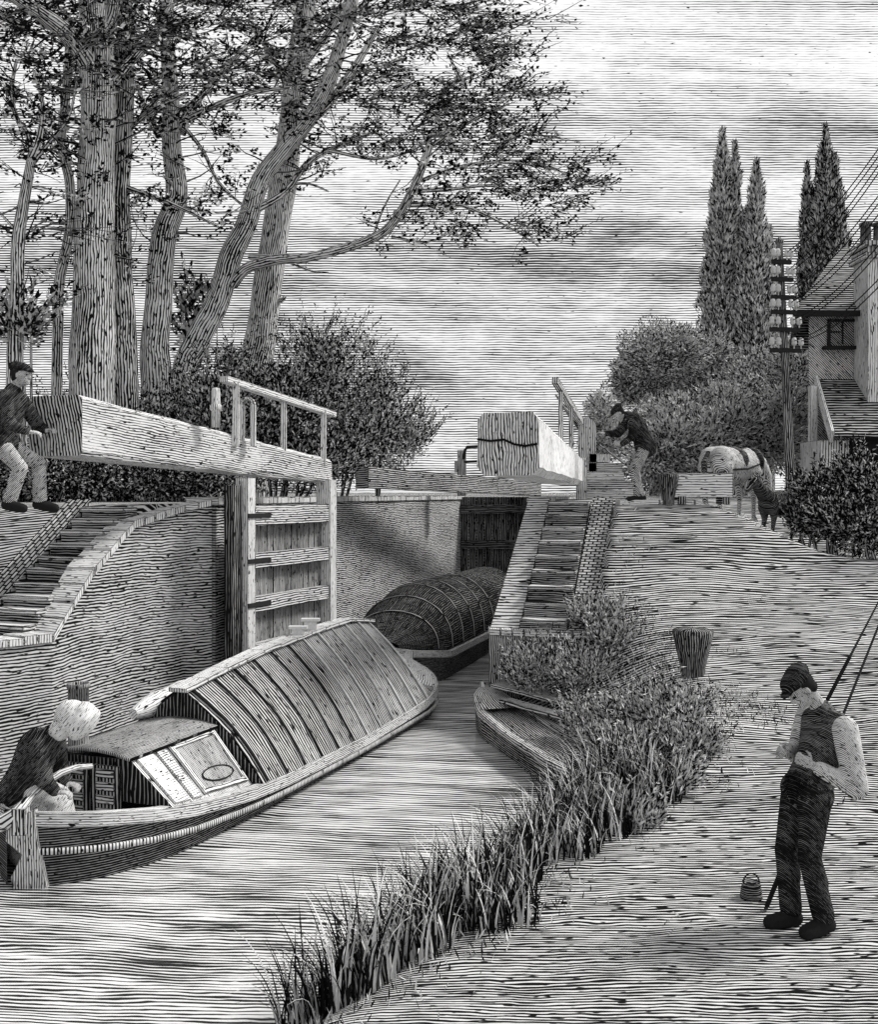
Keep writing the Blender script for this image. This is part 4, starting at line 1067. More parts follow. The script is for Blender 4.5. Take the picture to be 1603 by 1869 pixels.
LEAFF = leafmat(.48, .70, .012, 'far leaves')
def big_tree(label, D, limbs, tw, ells, dens, leafn=46, leaf=(.092, .046), bark=None, group='tall trees on the left bank', seed=1, tipspray=16, Dspread=1.6, holes=.06):
    rng = np.random.default_rng(seed)
    b = limbs[0]; base = P(b[0][0][0], b[0][0][1], D); base.z = gz(base.x, base.y)
    t = thing('tree', base, label, 'tree', group)
    m = MB(); lines = []
    for i, (pts, w0, w1, dd) in enumerate(limbs):
        if i == 0:
            bx = P(pts[0][0], pts[0][1], D); gpx = pts[0][0]
            gy = CY+(EYE-(base.z-.15))/D*FPX
            pts = [(gpx-(pts[1][0]-pts[0][0])*.25, gy)]+pts; w0 = w0*1.15
        lines.append(limb(m, pts, D, w0, w1, dd, seg=14 if w0 > 30 else 9)[0])
    m.build('trunk', bark or BARK, t)
    tips = []; m = MB()
    for (i, f0, f1, n, L, r, sb) in tw: twigs(m, lines[i], f0, f1, n, L, r, rng, tips=tips, sidebias=sb)
    C, Dv = [], []; cx = base.x
    sprays(C, Dv, rng, region_centers(rng, ells, dens*1.02, D, Dspread, holes), .95, leafn, m, cx)
    sprays(C, Dv, rng, [tuple(p) for p in tips[::2]], .35, tipspray)
    m.build('branches', TWIG, t)
    C = np.concatenate(C); Dv = np.concatenate(Dv)
    leaf_mesh('foliage', C, Dv, leaf[0], leaf[1], LEAF, t, seed)
    return t
big_tree('slender forked tree at the far left edge above the man in the cap', 17,
  [([(28, 640), (32, 540), (34, 440), (44, 370), (58, 290)], 30, 18, 0), ([(58, 290), (52, 250), (28, 210), (22, 160), (30, 110)], 14, 6, .5), ([(58, 290), (72, 250), (78, 190), (62, 130)], 15, 5, -.5),
   ([(60, 300), (90, 260), (125, 215), (140, 150)], 9, 4, .5), ([(36, 430), (10, 400), (-20, 370)], 7, 3, .3)],
  [(0, .2, .9, 12, .8, .02, None), (1, .2, 1, 14, .7, .015, None), (2, .2, 1, 14, .7, .015, None), (3, .2, 1, 10, .6, .012, None)],
  [(70, 70, 110, 60), (60, 165, 80, 30), (20, 320, 50, 35), (88, 415, 36, 32), (18, 400, 26, 22), (60, 220, 50, 20), (15, 480, 20, 18), (40, 590, 30, 24)], 5.5, seed=3)
big_tree('thin pale stem close beside the massive double trunk', 18.5,
  [([(104, 700), (106, 600), (108, 520), (126, 430), (128, 340), (112, 260), (120, 180), (128, 60)], 19, 17, 0)],
  [(0, .5, 1, 21, .8, .02, None)], [(130, 60, 70, 50), (110, 300, 24, 18), (98, 120, 50, 40)], 4.5, seed=4)
big_tree('massive furrowed tree trunk, the thickest of the row', 17.6,
  [([(168, 700), (170, 560), (172, 420), (176, 280), (178, 130), (172, 0), (160, -130)], 82, 52, 0), ([(176, 140), (130, 70), (60, 15), (0, -20)], 44, 22, -1), ([(182, 180), (240, 110), (300, 40), (330, -60)], 22, 14, 1), ([(180, 90), (205, 30), (215, -80)], 30, 18, 0)],
  [(0, .55, 1, 28, 1.2, .03, None), (1, .2, 1, 18, 1.0, .025, None), (2, .3, 1, 18, .9, .02, None)],
  [(90, 30, 130, 60), (250, 30, 130, 60), (150, -70, 260, 70), (230, 100, 60, 35), (200, 170, 60, 26), (120, 130, 50, 30)], 5.0, seed=5)
big_tree('dark ivied trunk standing tight against the right of the massive one', 18.2,
  [([(226, 700), (224, 600), (218, 480), (216, 360), (222, 240), (226, 120), (224, 0), (222, -90)], 50, 32, 0), ([(218, 250), (258, 215), (300, 190), (340, 170)], 14, 6, .5), ([(222, 340), (280, 360), (330, 380), (400, 415)], 12, 5, -.8)],
  [(0, .3, 1, 36, .9, .02, None), (1, .2, 1, 12, .6, .012, None), (2, .2, 1, 12, .5, .012, None)],
  [(250, 290, 40, 38), (248, 500, 20, 50), (260, 260, 44, 25), (290, 60, 80, 60), (220, 215, 60, 24)], 5.0, bark=BARKD, seed=6)
big_tree('ivy covered trunk with a swelling at its foot, left of the leaning tree', 19.5,
  [([(285, 705), (282, 620), (290, 540), (300, 430), (322, 360), (314, 270), (312, 180), (304, 60), (300, -60)], 58, 22, 0), ([(330, 240), (350, 195), (400, 140), (450, 85)], 20, 8, .8), ([(330, 225), (390, 195), (460, 170), (530, 160)], 15, 6, -.8),
   ([(330, 225), (370, 275), (400, 335), (455, 385)], 9, 5, .6), ([(290, 250), (262, 190), (250, 150)], 14, 7, .4), ([(320, 372), (380, 388), (450, 385)], 7, 3, .2), ([(345, 190), (300, 220), (255, 195)], 8, 4, 0)],
  [(0, .4, 1, 25, .9, .02, None), (1, .2, 1, 18, .7, .015, None), (2, .2, 1, 21, .7, .015, None), (3, .3, 1, 10, .45, .01, None), (4, .2, 1, 10, .5, .01, None)],
  [(390, 60, 110, 70), (370, 130, 70, 30), (450, 110, 70, 40), (300, 110, 60, 40), (450, 200, 60, 16), (268, 130, 40, 25), (440, -50, 140, 50), (395, 400, 40, 10), (345, 300, 26, 14)], 4.6, seed=7)
big_tree('leaning tree with a long low branch reaching far right over the lock', 20.5,
  [([(332, 700), (362, 620), (398, 550), (420, 470), (450, 410), (476, 330), (520, 270), (565, 215), (600, 150), (625, 70), (650, -20)], 48, 22, 0),
   ([(425, 520), (450, 490), (500, 475), (560, 470), (620, 456), (680, 435), (715, 410), (755, 345), (785, 265)], 22, 14, -2.2),
   ([(455, 470), (500, 470), (560, 478)], 10, 10, -.5), ([(465, 385), (520, 350), (560, 300), (600, 275), (660, 250), (690, 240)], 16, 7, 1.2), ([(600, 275), (680, 290), (740, 280), (770, 265)], 8, 4, .8), ([(555, 230), (600, 190), (650, 120), (690, 50)], 20, 12, 1),
   ([(680, 435), (700, 380), (730, 330)], 6, 3, .5), ([(715, 432), (780, 442), (830, 420)], 7, 3, -.3), ([(755, 350), (830, 345), (900, 340), (960, 360)], 9, 3, -.5), ([(745, 375), (840, 375), (920, 410), (985, 450)], 9, 3, .5), ([(530, 480), (570, 495), (600, 498)], 6, 3, 0), ([(785, 270), (850, 225), (930, 190)], 10, 4, 0), ([(768, 330), (860, 300), (960, 300), (1050, 320)], 8, 3, .6)],
  [(0, .55, 1, 32, 1.0, .022, None), (1, .7, 1, 28, .9, .016, (.5, 0, 0)), (3, .2, 1, 25, .7, .014, (.3, 0, 0)), (4, .2, 1, 18, .5, .01, (.3, 0, 0)), (5, .2, 1, 21, .8, .016, None), (7, .3, 1, 16, .45, .01, (.3, 0, 0)), (8, .2, 1, 21, .6, .01, (.5, 0, 0)), (9, .2, 1, 21, .6, .01, (.5, 0, 0)), (11, .2, 1, 18, .7, .01, (.4, 0, 0)), (12, .2, 1, 21, .7, .01, (.4, 0, 0))],
  [(700, 200, 110, 55), (820, 190, 110, 60), (900, 130, 80, 45), (640, 130, 90, 60), (760, 110, 120, 55), (880, 260, 110, 36), (960, 300, 80, 26), (1000, 340, 90, 22), (950, 400, 60, 32), (860, 330, 60, 24), (620, 220, 60, 30), (590, 345, 46, 16), (980, 370, 60, 14), (975, 440, 22, 14), (950, 230, 60, 22), (940, 175, 50, 18), (690, 275, 40, 12), (760, 40, 160, 60), (920, 60, 90, 30)], 5.0, seed=8, Dspread=1.9)
big_tree('tall straight tree behind the leaning one, its trunk rising out of the bushes', 22.5,
  [([(465, 700), (478, 600), (492, 500), (505, 410), (520, 320), (532, 220), (545, 110), (560, 0), (566, -110)], 58, 36, 0), ([(545, 130), (600, 60), (640, -10)], 16, 10, 0), ([(540, 160), (500, 110), (470, 50)], 14, 8, 1), ([(515, 340), (560, 335), (600, 350)], 7, 3, 0), ([(500, 545), (514, 548), (520, 542)], 14, 6, -.2)],
  [(0, .5, 1, 36, 1.2, .025, None), (1, .2, 1, 18, .9, .02, None), (2, .2, 1, 18, .9, .02, None)],
  [(560, 70, 110, 60), (680, 30, 130, 45), (800, 20, 120, 40), (900, 10, 90, 30), (960, 25, 66, 16), (600, -60, 300, 50), (500, 130, 60, 40), (850, 80, 70, 22), (470, 30, 70, 40)], 5.2, seed=9, Dspread=2.2)

# bushes: leaf masses with upright shoots
def bush(name, label, cat, D, ells, n, leaf, mat, group=None, seed=1, shoots=0, up=.9, Dr=.8, stems=True, shootL=.5, lift=0):
    rng = np.random.default_rng(seed)
    px, py = ells[0][0], ells[0][1]; b = P(px, py, D); b.z = gz(b.x, b.y)
    t = thing(name, b, label, cat, group)
    C, Dv = [], []; tot = sum(e[2]*e[3] for e in ells)
    for (x, y, rx, ry) in ells:
        k = int(n*rx*ry/tot); c = np.array(P(x, y, D)); c[2] = max(c[2], gz(c[0], c[1])+lift) if lift else c[2]; R = np.array((rx/FPX*D, Dr*rx/FPX*D+.1, ry/FPX*D))
        u = rng.normal(size=(k, 3)); u /= np.linalg.norm(u, axis=1, keepdims=True)
        r = rng.random((k, 1))**.55*1.06
        lum = 1+.42*np.array([mnoise.noise(Vector(q)*2.2+Vector((seed, 0, 0))) for q in u])[:, None]
        C.append(c+u*r*R*lum); d = u*.9+rng.normal(size=(k, 3))*.55; d[:, 2] += up; Dv.append(d)
        for _ in range(int(2.4*shoots*rx*ry/tot)):
            a = rng.uniform(-.2, math.pi+.2); q = c+np.array((math.cos(a)*.92, rng.uniform(-.5, .5), abs(math.sin(a))*.92))*R
            L = shootL*(.5+1.1*rng.random()); dv = np.array((.15+math.cos(a)*.65+rng.normal()*.2, rng.normal()*.2, 1.0)); dv /= np.linalg.norm(dv)
            kk = 16; f = np.linspace(0, 1, kk)[:, None]
            C.append(q+dv*L*f); dd = dv+rng.normal(size=(kk, 3))*.6; Dv.append(dd)
    C = np.concatenate(C); Dv = np.concatenate(Dv)
    keep = C[:, 2] > Hgt(C[:, 0], C[:, 1])-.05; C, Dv = C[keep], Dv[keep]
    leaf_mesh('foliage', C, Dv, leaf[0], leaf[1], mat, t, seed)
    if stems:
        m = MB()
        for (x, y, rx, ry) in ells[:4]:
            e = P(x, y, D)
            for q in range(3):
                o = Vector((rng.normal()*.3*rx/FPX*D, rng.normal()*.2, 0)); gp = Vector((e.x*.7+b.x*.3+o.x*.3, e.y+o.y, 0)); gp.z = gz(gp.x, gp.y)-.05
                if gp.z < 0 or gp.z < b.z-1.0: continue
                m.tube([gp, gp.lerp(e+o, .5)+Vector((rng.normal()*.05, 0, 0)), e+o], [.035, .025, .01], 5)
        m.build('stems', BARKD, t)
    return t
G1 = 'bushes behind the left lock gate'
DKB = leafmat(.58, .9, .008, 'dark bush leaves')
bush('bush', 'leafy bush with upright shoots right of the straight trunk, tallest of the gate bushes', 'bush', 21, [(600, 700, 95, 85), (640, 790, 100, 90), (585, 640, 60, 45)], 15000, (.085, .028), DKB, G1, 21, shoots=70)
bush('bush', 'low spreading bush at the right end of the bushes, pointing over the grey beam', 'bush', 22, [(700, 800, 80, 70), (745, 800, 44, 26), (690, 720, 35, 40)], 9000, (.085, .028), DKB, G1, 22, shoots=46)
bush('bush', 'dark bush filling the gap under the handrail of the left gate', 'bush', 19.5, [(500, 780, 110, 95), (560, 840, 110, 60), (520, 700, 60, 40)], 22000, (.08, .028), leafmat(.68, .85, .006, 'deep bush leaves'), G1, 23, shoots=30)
bush('bush', 'dark bush between the leaning trunk and the handrail', 'bush', 19, [(400, 770, 90, 80), (380, 715, 45, 30), (420, 665, 22, 34)], 11000, (.08, .028), DKB, G1, 24, shoots=50)
bush('bush', 'light sapling shoots rising between the ivied trunk and the leaning trunk', 'bush', 21, [(350, 620, 26, 60), (340, 560, 14, 40), (385, 560, 12, 30)], 700, (.15, .06), LEAFB, G1, 25, shoots=16)
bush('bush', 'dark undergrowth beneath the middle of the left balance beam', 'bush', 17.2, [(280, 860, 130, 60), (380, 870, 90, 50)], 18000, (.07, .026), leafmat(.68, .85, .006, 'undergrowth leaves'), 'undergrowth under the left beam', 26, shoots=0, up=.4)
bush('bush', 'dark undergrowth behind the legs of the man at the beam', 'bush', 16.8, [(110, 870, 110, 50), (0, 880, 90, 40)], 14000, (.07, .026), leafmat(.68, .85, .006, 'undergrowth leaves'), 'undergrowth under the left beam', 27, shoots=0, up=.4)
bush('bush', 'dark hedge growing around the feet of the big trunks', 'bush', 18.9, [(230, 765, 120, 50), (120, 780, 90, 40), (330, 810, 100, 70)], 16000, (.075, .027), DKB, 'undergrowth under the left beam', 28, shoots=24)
bush('bush', 'small leafy sucker at the foot of the far left tree', 'bush', 17, [(50, 600, 26, 34), (16, 600, 20, 30)], 500, (.13, .055), LEAFB, None, 29, shoots=10)

# poplars
def poplar(label, D, px, ytop, ybot, w, seed, group, mat=LEAFF):
    rng = np.random.default_rng(seed); b = P(px, ybot, D); b.z = gz(b.x, b.y)
    t = thing('poplar_tree', b, label, 'tree', group)
    m = MB(); m.tube([b, P(px, ybot, D), P(px, (ytop+ybot)/2, D), P(px, ytop+10, D)], [.28, .22, .14, .03], 8); m.build('trunk', BARKD, t)
    H = ybot-ytop; K = int(H*w/100*115); NP = 9; Cs, ds = [], []; W_ = 1.18*w/FPX*D
    for j in range(NP):
        top_f = 1.0 if j == 0 else rng.uniform(.45, .93); ph = rng.random()*2*math.pi; off = 0 if j == 0 else rng.uniform(.24, .46)*W_*(1.15-top_f*.6)
        kk = int(K/NP*(1.6 if j == 0 else 1)*(.5+top_f*.6)); f = rng.random(kk)**.85; pr = np.interp(f, [0, .15, .45, .75, .92, 1], [.5, .8, 1, .7, .3, .03])
        a = rng.random(kk)*2*math.pi; r = np.sqrt(rng.random(kk))*pr*W_*(.34 if j else .36)*(1+.3*np.sin(f*31+j))
        z0 = np.array(P(px, ybot, D)); z1 = np.array(P(px, ytop, D)); Cc = z0+(z1-z0)*(f*top_f)[:, None]
        fan = np.clip(f*2.2, .3, 1)
        Cc[:, 0] += r*np.cos(a)+math.cos(ph)*off*fan; Cc[:, 1] += r*np.sin(a)+math.sin(ph)*off*fan
        Cs.append(Cc); ds.append(np.stack([np.cos(a)*.35, np.sin(a)*.35, np.ones(kk)], 1)+rng.normal(size=(kk, 3))*.3)
    C = np.concatenate(Cs); d = np.concatenate(ds)
    leaf_mesh('foliage', C, d, .22, .062, mat, t, seed); return t
PG = 'poplars against the sky'
PM = leafmat(.36, .88, .010, 'poplar leaves'); PD = leafmat(.54, .85, .008, 'dark poplar leaves')
poplar('tallest of the left poplars, its broad dark plume nearest the open sky', 46, 1319, 240, 700, 62, 31, PG, PM)
poplar('second poplar from the left, narrow peak just right of the tallest', 47, 1342, 262, 700, 46, 32, PG, PM)
poplar('third poplar from the left, lower pointed plume left of the telegraph pole', 45, 1381, 296, 700, 60, 33, PG, PM)
poplar('short poplar plume directly behind the top of the telegraph pole', 48, 1404, 418, 700, 50, 34, PG, PM)
poplar('dark tall poplar rising behind the house roof', 48, 1507, 232, 640, 58, 35, PG, PD)
poplar('thin poplar left of the dark one behind the house roof', 49, 1474, 300, 640, 34, 36, PG, PD)
poplar('low poplar shoulder between the dark one and the chimney', 47, 1532, 352, 640, 44, 37, PG, PD)
poplar('stooping poplar plume filling the gap behind the third one', 50, 1362, 400, 720, 50, 38, PG, PM)
# far round tree and hillside foliage
FARL = leafmat(.42, .88, .014, 'distant leaves')
def round_tree(label, D, ells, n, leaf, seed, name='tree', group=None, mat=FARL):
    t = bush(name, label, 'tree', D, ells, n, leaf, mat, group, seed, up=.25, Dr=.9, stems=False)
    m = MB(); c = P(ells[0][0], ells[0][1], D); b = Vector(t.location)
    m.tube([b, Vector((c.x, c.y, b.z*.5+c.z*.5)), c], [.2, .16, .08], 7)
    for s in (-1, 1): m.tube([Vector((c.x, c.y, b.z*.5+c.z*.5)), c+Vector((s*.8, 0, -.2)), c+Vector((s*1.3, 0, .5))], [.1, .08, .03], 6)
    m.build('trunk', BARKD, t); return t
round_tree('round crowned tree standing over the bending man', 36, [(1195, 660, 68, 68), (1165, 690, 50, 40), (1240, 640, 50, 46), (1150, 715, 30, 26)], 34000, (.13, .036), 41)
round_tree('far rounded tree between the round crown and the poplars', 38, [(1275, 690, 62, 58), (1300, 650, 40, 34)], 20000, (.13, .038), 42)
round_tree('small pale round tree behind the handrail and the bending man', 30, [(1098, 752, 30, 38), (1110, 800, 50, 40)], 8000, (.11, .035), 43, mat=leafmat(.25, .9, .02, 'pale leaves'))
round_tree('dense tree at the foot of the left poplars', 37, [(1360, 720, 80, 62), (1400, 680, 50, 40)], 26000, (.13, .038), 44)
round_tree('tall bushy tree between the telegraph pole and the house', 33, [(1455, 690, 50, 90), (1440, 790, 60, 60)], 24000, (.13, .038), 45)
G3 = 'thicket on the far slope'
HT = leafmat(.34, .85, .02, 'thicket leaves')
for i, (ell, lb) in enumerate((([(1195, 850, 60, 50), (1230, 815, 60, 60)], 'pale thicket directly behind the bending man'), ([(1290, 810, 90, 60), (1340, 780, 60, 50)], 'pale thicket behind the pale horse'),
                  ([(1390, 810, 85, 60), (1430, 760, 50, 60)], 'thicket behind the donkey and the pole foot'), ([(1240, 770, 90, 50), (1310, 740, 60, 40), (1200, 770, 40, 26)], 'thicket under the round crowned tree'))):
    bush('bush', lb, 'bush', 28+i*.6, ell, 15000, (.14, .035), HT, G3, 50+i, up=.3, stems=False)
# dark hedge in front of the house, bottom right of the house
G4 = 'dark hedge clumps by the house'
HD = leafmat(.70, .85, .008, 'hedge leaves')
for i, (ell, D, lb) in enumerate((([(1500, 905, 55, 48), (1478, 950, 40, 30)], 18.5, 'dark hedge clump at the foot of the telegraph pole'), ([(1570, 890, 60, 60)], 18.0, 'dark hedge clump below the lean-to roof'),
                  ([(1580, 965, 60, 50), (1640, 930, 60, 70)], 16.6, 'nearest dark hedge clump at the right edge'), ([(1530, 950, 50, 34)], 17.2, 'low dark hedge clump on the brow of the bank'))):
    bush('hedge_bush', lb, 'bush', D, ell, 12000, (.07, .023), HD, G4, 60+i, up=.6, Dr=1.0, shoots=20, shootL=.25)

# reeds: arching blades in clumps
def blades(m, base, n, rng, L, spread, w, lean=(0, 0)):
    for _ in range(n):
        a = rng.random()*2*math.pi; r = rng.random()**.5*spread
        p = Vector((base[0]+math.cos(a)*r, base[1]+math.sin(a)*r*.8, 0)); p.z = max(gz(p.x, p.y), -.02)-.02
        l = L*(.45+.75*rng.random()); az = rng.random()*2*math.pi; bend = .15+abs(rng.normal())*.32
        hd = Vector((math.cos(az)+lean[0], math.sin(az)+lean[1], 0)); d = Vector((hd.x*.18, hd.y*.18, 1)).normalized(); q = 6; pts = [p]
        for k in range(q):
            d = (d+hd*bend*(k/q)*.8+Vector((0, 0, -bend*.5*(k/q)**2))).normalized(); pts.append(pts[-1]+d*l/q)
        sv = Vector((-hd.y, hd.x, 0)).normalized()
        b0 = len(m.v)
        for k, pp in enumerate(pts):
            ww = w*(1-(k/q)**2)*.5+.0008; s2 = (sv+Vector((0, 0, .0))).normalized()
            m.v += [pp-s2*ww, pp+Vector((0, 0, ww*.5)), pp+s2*ww]
        for k in range(q):
            o = b0+k*3
            for c in (0, 1):
                m.f.append([o+c, o+c+1, o+c+4, o+c+3]); m.uv.append([(k*.1, c*.01+0), (k*.1, c*.01+.01), (k*.1+.1, c*.01+.01), (k*.1+.1, c*.01)]); m.sm.append(False)
def blade_mat(frac, name, light=.9):
    return leafmat(frac, light, .012, name)
RG = 'reed clumps along the water edge'
rr = np.random.default_rng(77)
REEDS = [((1.9, 9.6), 'dense reed stand, rightmost part beside the low tussocks', .8), ((1.35, 8.9), 'short reed clump in front of the dense stand', .7), ((-.62, 6.45), 'tall arching reed clump at the bottom, nearest of the reeds', 1.0), ((-.25, 6.85), 'reed clump just right of the nearest tall one', .85), ((.05, 7.35), 'reed clump with bent drooping blades left of the middle', 1.0), ((-.02, 7.75), 'reed clump at the water edge below the open water glare', .8),
         ((.42, 7.9), 'low bushy reed clump at the middle of the row', .7), ((.62, 8.6), 'reed clump standing just before the dense stand', .9), ((.98, 9.2), 'dense tall reed stand, left part', 1.1), ((1.28, 9.8), 'dense tall reed stand, middle part', 1.05),
         ((1.62, 10.0), 'dense reed stand, right part next to the grass bank', .9), ((1.55, 10.9), 'reed clump in the corner below the punt stern', .9), ((.35, 7.2), 'short reed clump on the path side of the row', .5), ((.95, 8.5), 'short reed clump on the path side below the dense stand', .55)]
for i, ((x, y), lb, L) in enumerate(REEDS):
    m = MB(); blades(m, (x, y), int(230+90*L), rr, .66*L, .36, .015, lean=(-.25, 0)); 
    o = m.build('reed_clump', blade_mat(.60, 'reed blades', .92)); tag(o, lb, 'reeds', RG)
# scrub on the bank behind the punt, grass tufts
G5 = 'scrub on the right bank'
SC = leafmat(.44, .9, .010, 'scrub leaves')
SCR = [([(1120, 1225, 46, 34)], 14.4, 'scrub clump right of the small one, on the shoulder of the bank'), ([(985, 1215, 70, 60)], 14.8, 'scrub clump growing against the foot of the right pier'), ([(1080, 1250, 80, 60)], 14.2, 'scrub clump directly behind the landing plank'), ([(1100, 1330, 80, 60)], 13.0, 'scrub clump hanging over the middle of the punt'),
       ([(1165, 1345, 70, 40)], 12.4, 'pale scrub clump halfway up the bank below the mooring post'), ([(1130, 1410, 75, 60)], 11.9, 'dark scrub clump over the stern of the punt'), ([(1220, 1400, 75, 60)], 11.8, 'scrub clump nearest the open grass, level with the angler'),
       ([(1180, 1490, 80, 50)], 10.8, 'low scrub clump above the dense reeds'), ([(1090, 1175, 50, 36)], 15.0, 'small scrub clump at the foot of the right brick string'),
       ([(1240, 1365, 55, 28)], 11.6, 'low tussock just below the lone mooring post'), ([(1260, 1480, 60, 34)], 10.6, 'low tussock on the path side of the scrub, level with the hands of the angler'), ([(1200, 1560, 70, 34)], 9.9, 'low tussock right of the dense reeds'), ([(1150, 1630, 60, 30)], 9.2, 'low tussock at the path edge, nearest of the scrub')]
for i, (ell, D, lb) in enumerate(SCR):
    bush('shrub', lb, 'bush', D, [(a, b, c*.95, d*.72) for a, b, c, d in ell], 7500, (.06, .015), SC, G5, 80+i, up=1.1, Dr=1.0, shoots=14, shootL=.2, lift=.03, stems=False)
# short grass: tufts all over the right bank, one object
rg_ = np.random.default_rng(9)
N = 130000; X = rg_.uniform(-1, 6.5, N); Y = rg_.uniform(5.8, 17.6, N)
R_ = np.interp(Y, RY, RX); 
noi = np.array([mnoise.noise(Vector((x*.9, y*.9, 3))) for x, y in zip(X, Y)])
near = np.clip(np.interp(Y, [6, 9, 11, 15], [1.5, 1.7, 2.4, 2.4])-(X-R_), 0, 1.4)
prob = np.clip(near*.75+noi*.6-.22, 0, 1)**1.4*np.interp(Y, [6, 9, 11, 16], [.55, .6, 1, .8])
keep = (X > R_+.04) & (rg_.random(N) < prob) & ~((Y > 15.1) & (X < R_+1.75)); X, Y = X[keep], Y[keep]
Z = Hgt(X, Y); C = np.stack([X, Y, Z-.01], 1); Dv = np.stack([rg_.normal(size=len(X))*.5, rg_.normal(size=len(X))*.5, np.ones(len(X))], 1)
gr = leaf_mesh('grass', C, Dv, .075, .011, leafmat(.55, .85, .012, 'grass blades'), None, 5); tag(gr, 'short grass and weeds growing thick along the edge of the right bank', 'grass', kind='stuff')
# ------------------------------------------------------------------ things on the right bank
def post(name, label, c, r0, r1, h, mat, group=None):
    m = MB(); prof = [(r0*.9, -.06), (r0, .0), (r0*1.02, h*.15), ((r0+r1)/2*1.02, h*.55), (r1, h*.92), (r1*.98, h), (r1*.7, h+.015), (.001, h+.02)]
    m.lathe(c, prof, 18); o = m.build(name, mat); return tag(o, label, 'mooring post', group)
PST = ink(light=.5, duty=.76, period=.040, across='V', wob=.35, var=.35, brk=.4, name='tarred post')
MG = 'mooring posts on the right bank'
c = P(1265, 1222, 12.75); c.z = gz(c.x, c.y); post('mooring_post', 'dark wooden mooring post widening to its top, alone on the grass slope', c, .145, .245, .54, PST, MG)
c = P(1220, 928, 17.35); c.z = gz(c.x, c.y); post('mooring_post', 'dark mooring post beside the squared log on the brow of the bank', c, .10, .175, .48, PST, MG)
# squared log on two bearers
lo = P(1226, 915, 17.5); l1 = P(1332, 915, 17.5); zz = gz((lo.x+l1.x)/2, 17.5)
t = thing('squared_log', (lo.x, 17.5, zz), 'squared pale log lying on bearers between the mooring post and the horse', 'log')
m = MB(); m.bar((lo.x, 17.5, zz+.29), (l1.x, 17.42, zz+.29), .40, .40); m.build('log', ink(light=.92, duty=.24, period=.05, across='V', wob=.3, edge=.035, name='pale log'), t)
for x in (lo.x+.12, l1.x-.12): m = MB(); m.box((x, 17.46, zz+.045), (.12, .42, .13)); m.build('bearer', WOODD, t)
# stepped stack of sawn timber behind the gate post
c = P(1112, 915, 18.95); g0 = gz(c.x, c.y); t = thing('timber_stack', (c.x, c.y, g0), 'stepped stack of sawn timber between the beam and the bending man', 'timber stack')
for k, (w, dx_) in enumerate(((1.0, .0), (.92, .02), (.66, -.10), (.60, -.10), (.36, -.20))):
    m = MB(); m.box((c.x+dx_, c.y, g0+.085+k*.16), (w, .5, .15)); m.build('plank', WOODM if k % 2 else WOODL, t)
m = MB(); m.bar((c.x-.25, c.y-.3, g0+.98), (c.x+.5, c.y-.3, g0+.42), .06, .03); m.build('prop', WOODM, t)
# can on the path
cx, cy = 2.21, 7.5; cz0 = gz(cx, cy); t = thing('bait_can', (cx, cy, cz0), 'small dark can with a looped handle standing on the path left of the angler', 'can')
m = MB(); m.lathe((cx, cy, cz0), [(.0001, .004), (.078, .004), (.076, .03), (.066, .09), (.060, .10), (.064, .115), (.058, .118), (.052, .10), (.0001, .09)], 18); m.build('pot', ink(light=.45, duty=.72, period=.016, across='U', wob=.4, name='blackened pot'), t)
m = MB(); m.tube([(cx+.056*math.cos(a), cy, cz0+.112+.062*math.sin(a)) for a in np.linspace(0, math.pi, 11)], .006, 6); m.build('handle', flat(.03, 'wire'), t)
# two rods leaning over the angler's shoulder
RODM = flat(.05, 'rod cane')
def rod(label, a, b, r):
    t = thing('fishing_rod', a, label, 'fishing rod', 'fishing rods over the shoulder of the angler')
    d = (b-a); m = MB(); m.tube([a, a+d*.3, a+d*.6, b], [r, r*.85, r*.6, r*.3], 7); m.build('cane', RODM, t)
    m = MB(); u = d.normalized(); m.tube([a+u*.02, a+u*.35], [r*1.35, r*1.25], 8); m.build('grip', flat(.02, 'cork grip'), t)
    return t
a = P(1398, 1664, 7.28); a.z = gz(a.x, a.y)+.01
b0_ = P(1535, 1300, 7.20); b = P(1612, 1122, 7.18); b2 = a+(b-a)*1.5
rod('fishing rod with its butt on the ground, leaning behind the legs of the angler', a, b2, .013)
a = P(1508, 1282, 7.16); b = P(1600, 1106, 7.1); rod('shorter second fishing rod sloping up behind the neck of the angler', a, a+(b-a)*1.5, .010)

# ------------------------------------------------------------------ telegraph pole with wires
D = 21.0; pb = P(1446, 940, D); pt = P(1423, 440, D); pb.z = gz(pb.x, pb.y)-.1
t = thing('telegraph_pole', pb, 'leaning telegraph pole with six cross arms, white insulators and wires running up right', 'telegraph pole')
m = MB(); m.tube([pb, pb.lerp(pt, .5), pt], [.105, .08, .06], 12); m.lathe(pt, [(.085, -.04), (.09, 0), (.0001, .09)], 10); m.build('pole', ink(light=.6, duty=.72, period=.045, across='V', wob=.3, var=.3, brk=.3, name='pole timber'), t)
INS = flat(.85, 'white porcelain')
ends = []
for k, (y, hw) in enumerate(((480, .20), (512, .22), (545, .24), (572, .26), (604, .30), (642, .32))):
    f = (940-y)/500; c = pb.lerp(pt, min(f, 1)); c.y -= .12
    m = MB(); m.bar(c+Vector((-hw, 0, 0)), c+Vector((hw, .10, 0)), .07, .085); arm = m.build('cross_arm', IRON, t)
    for s in (-.95, -.5, .5, .95):
        q = c+Vector((hw*s, .05*s, .05)); m = MB()
        m.lathe(q, [(.012, -.02), (.012, .05), (.04, .045), (.058, .08), (.045, .12), (.055, .14), (.035, .19), (.0001, .20)], 10); m.build('insulator', INS, arm); 
        if s > 0: ends.append((q+Vector((0, 0, .13)), k, s))
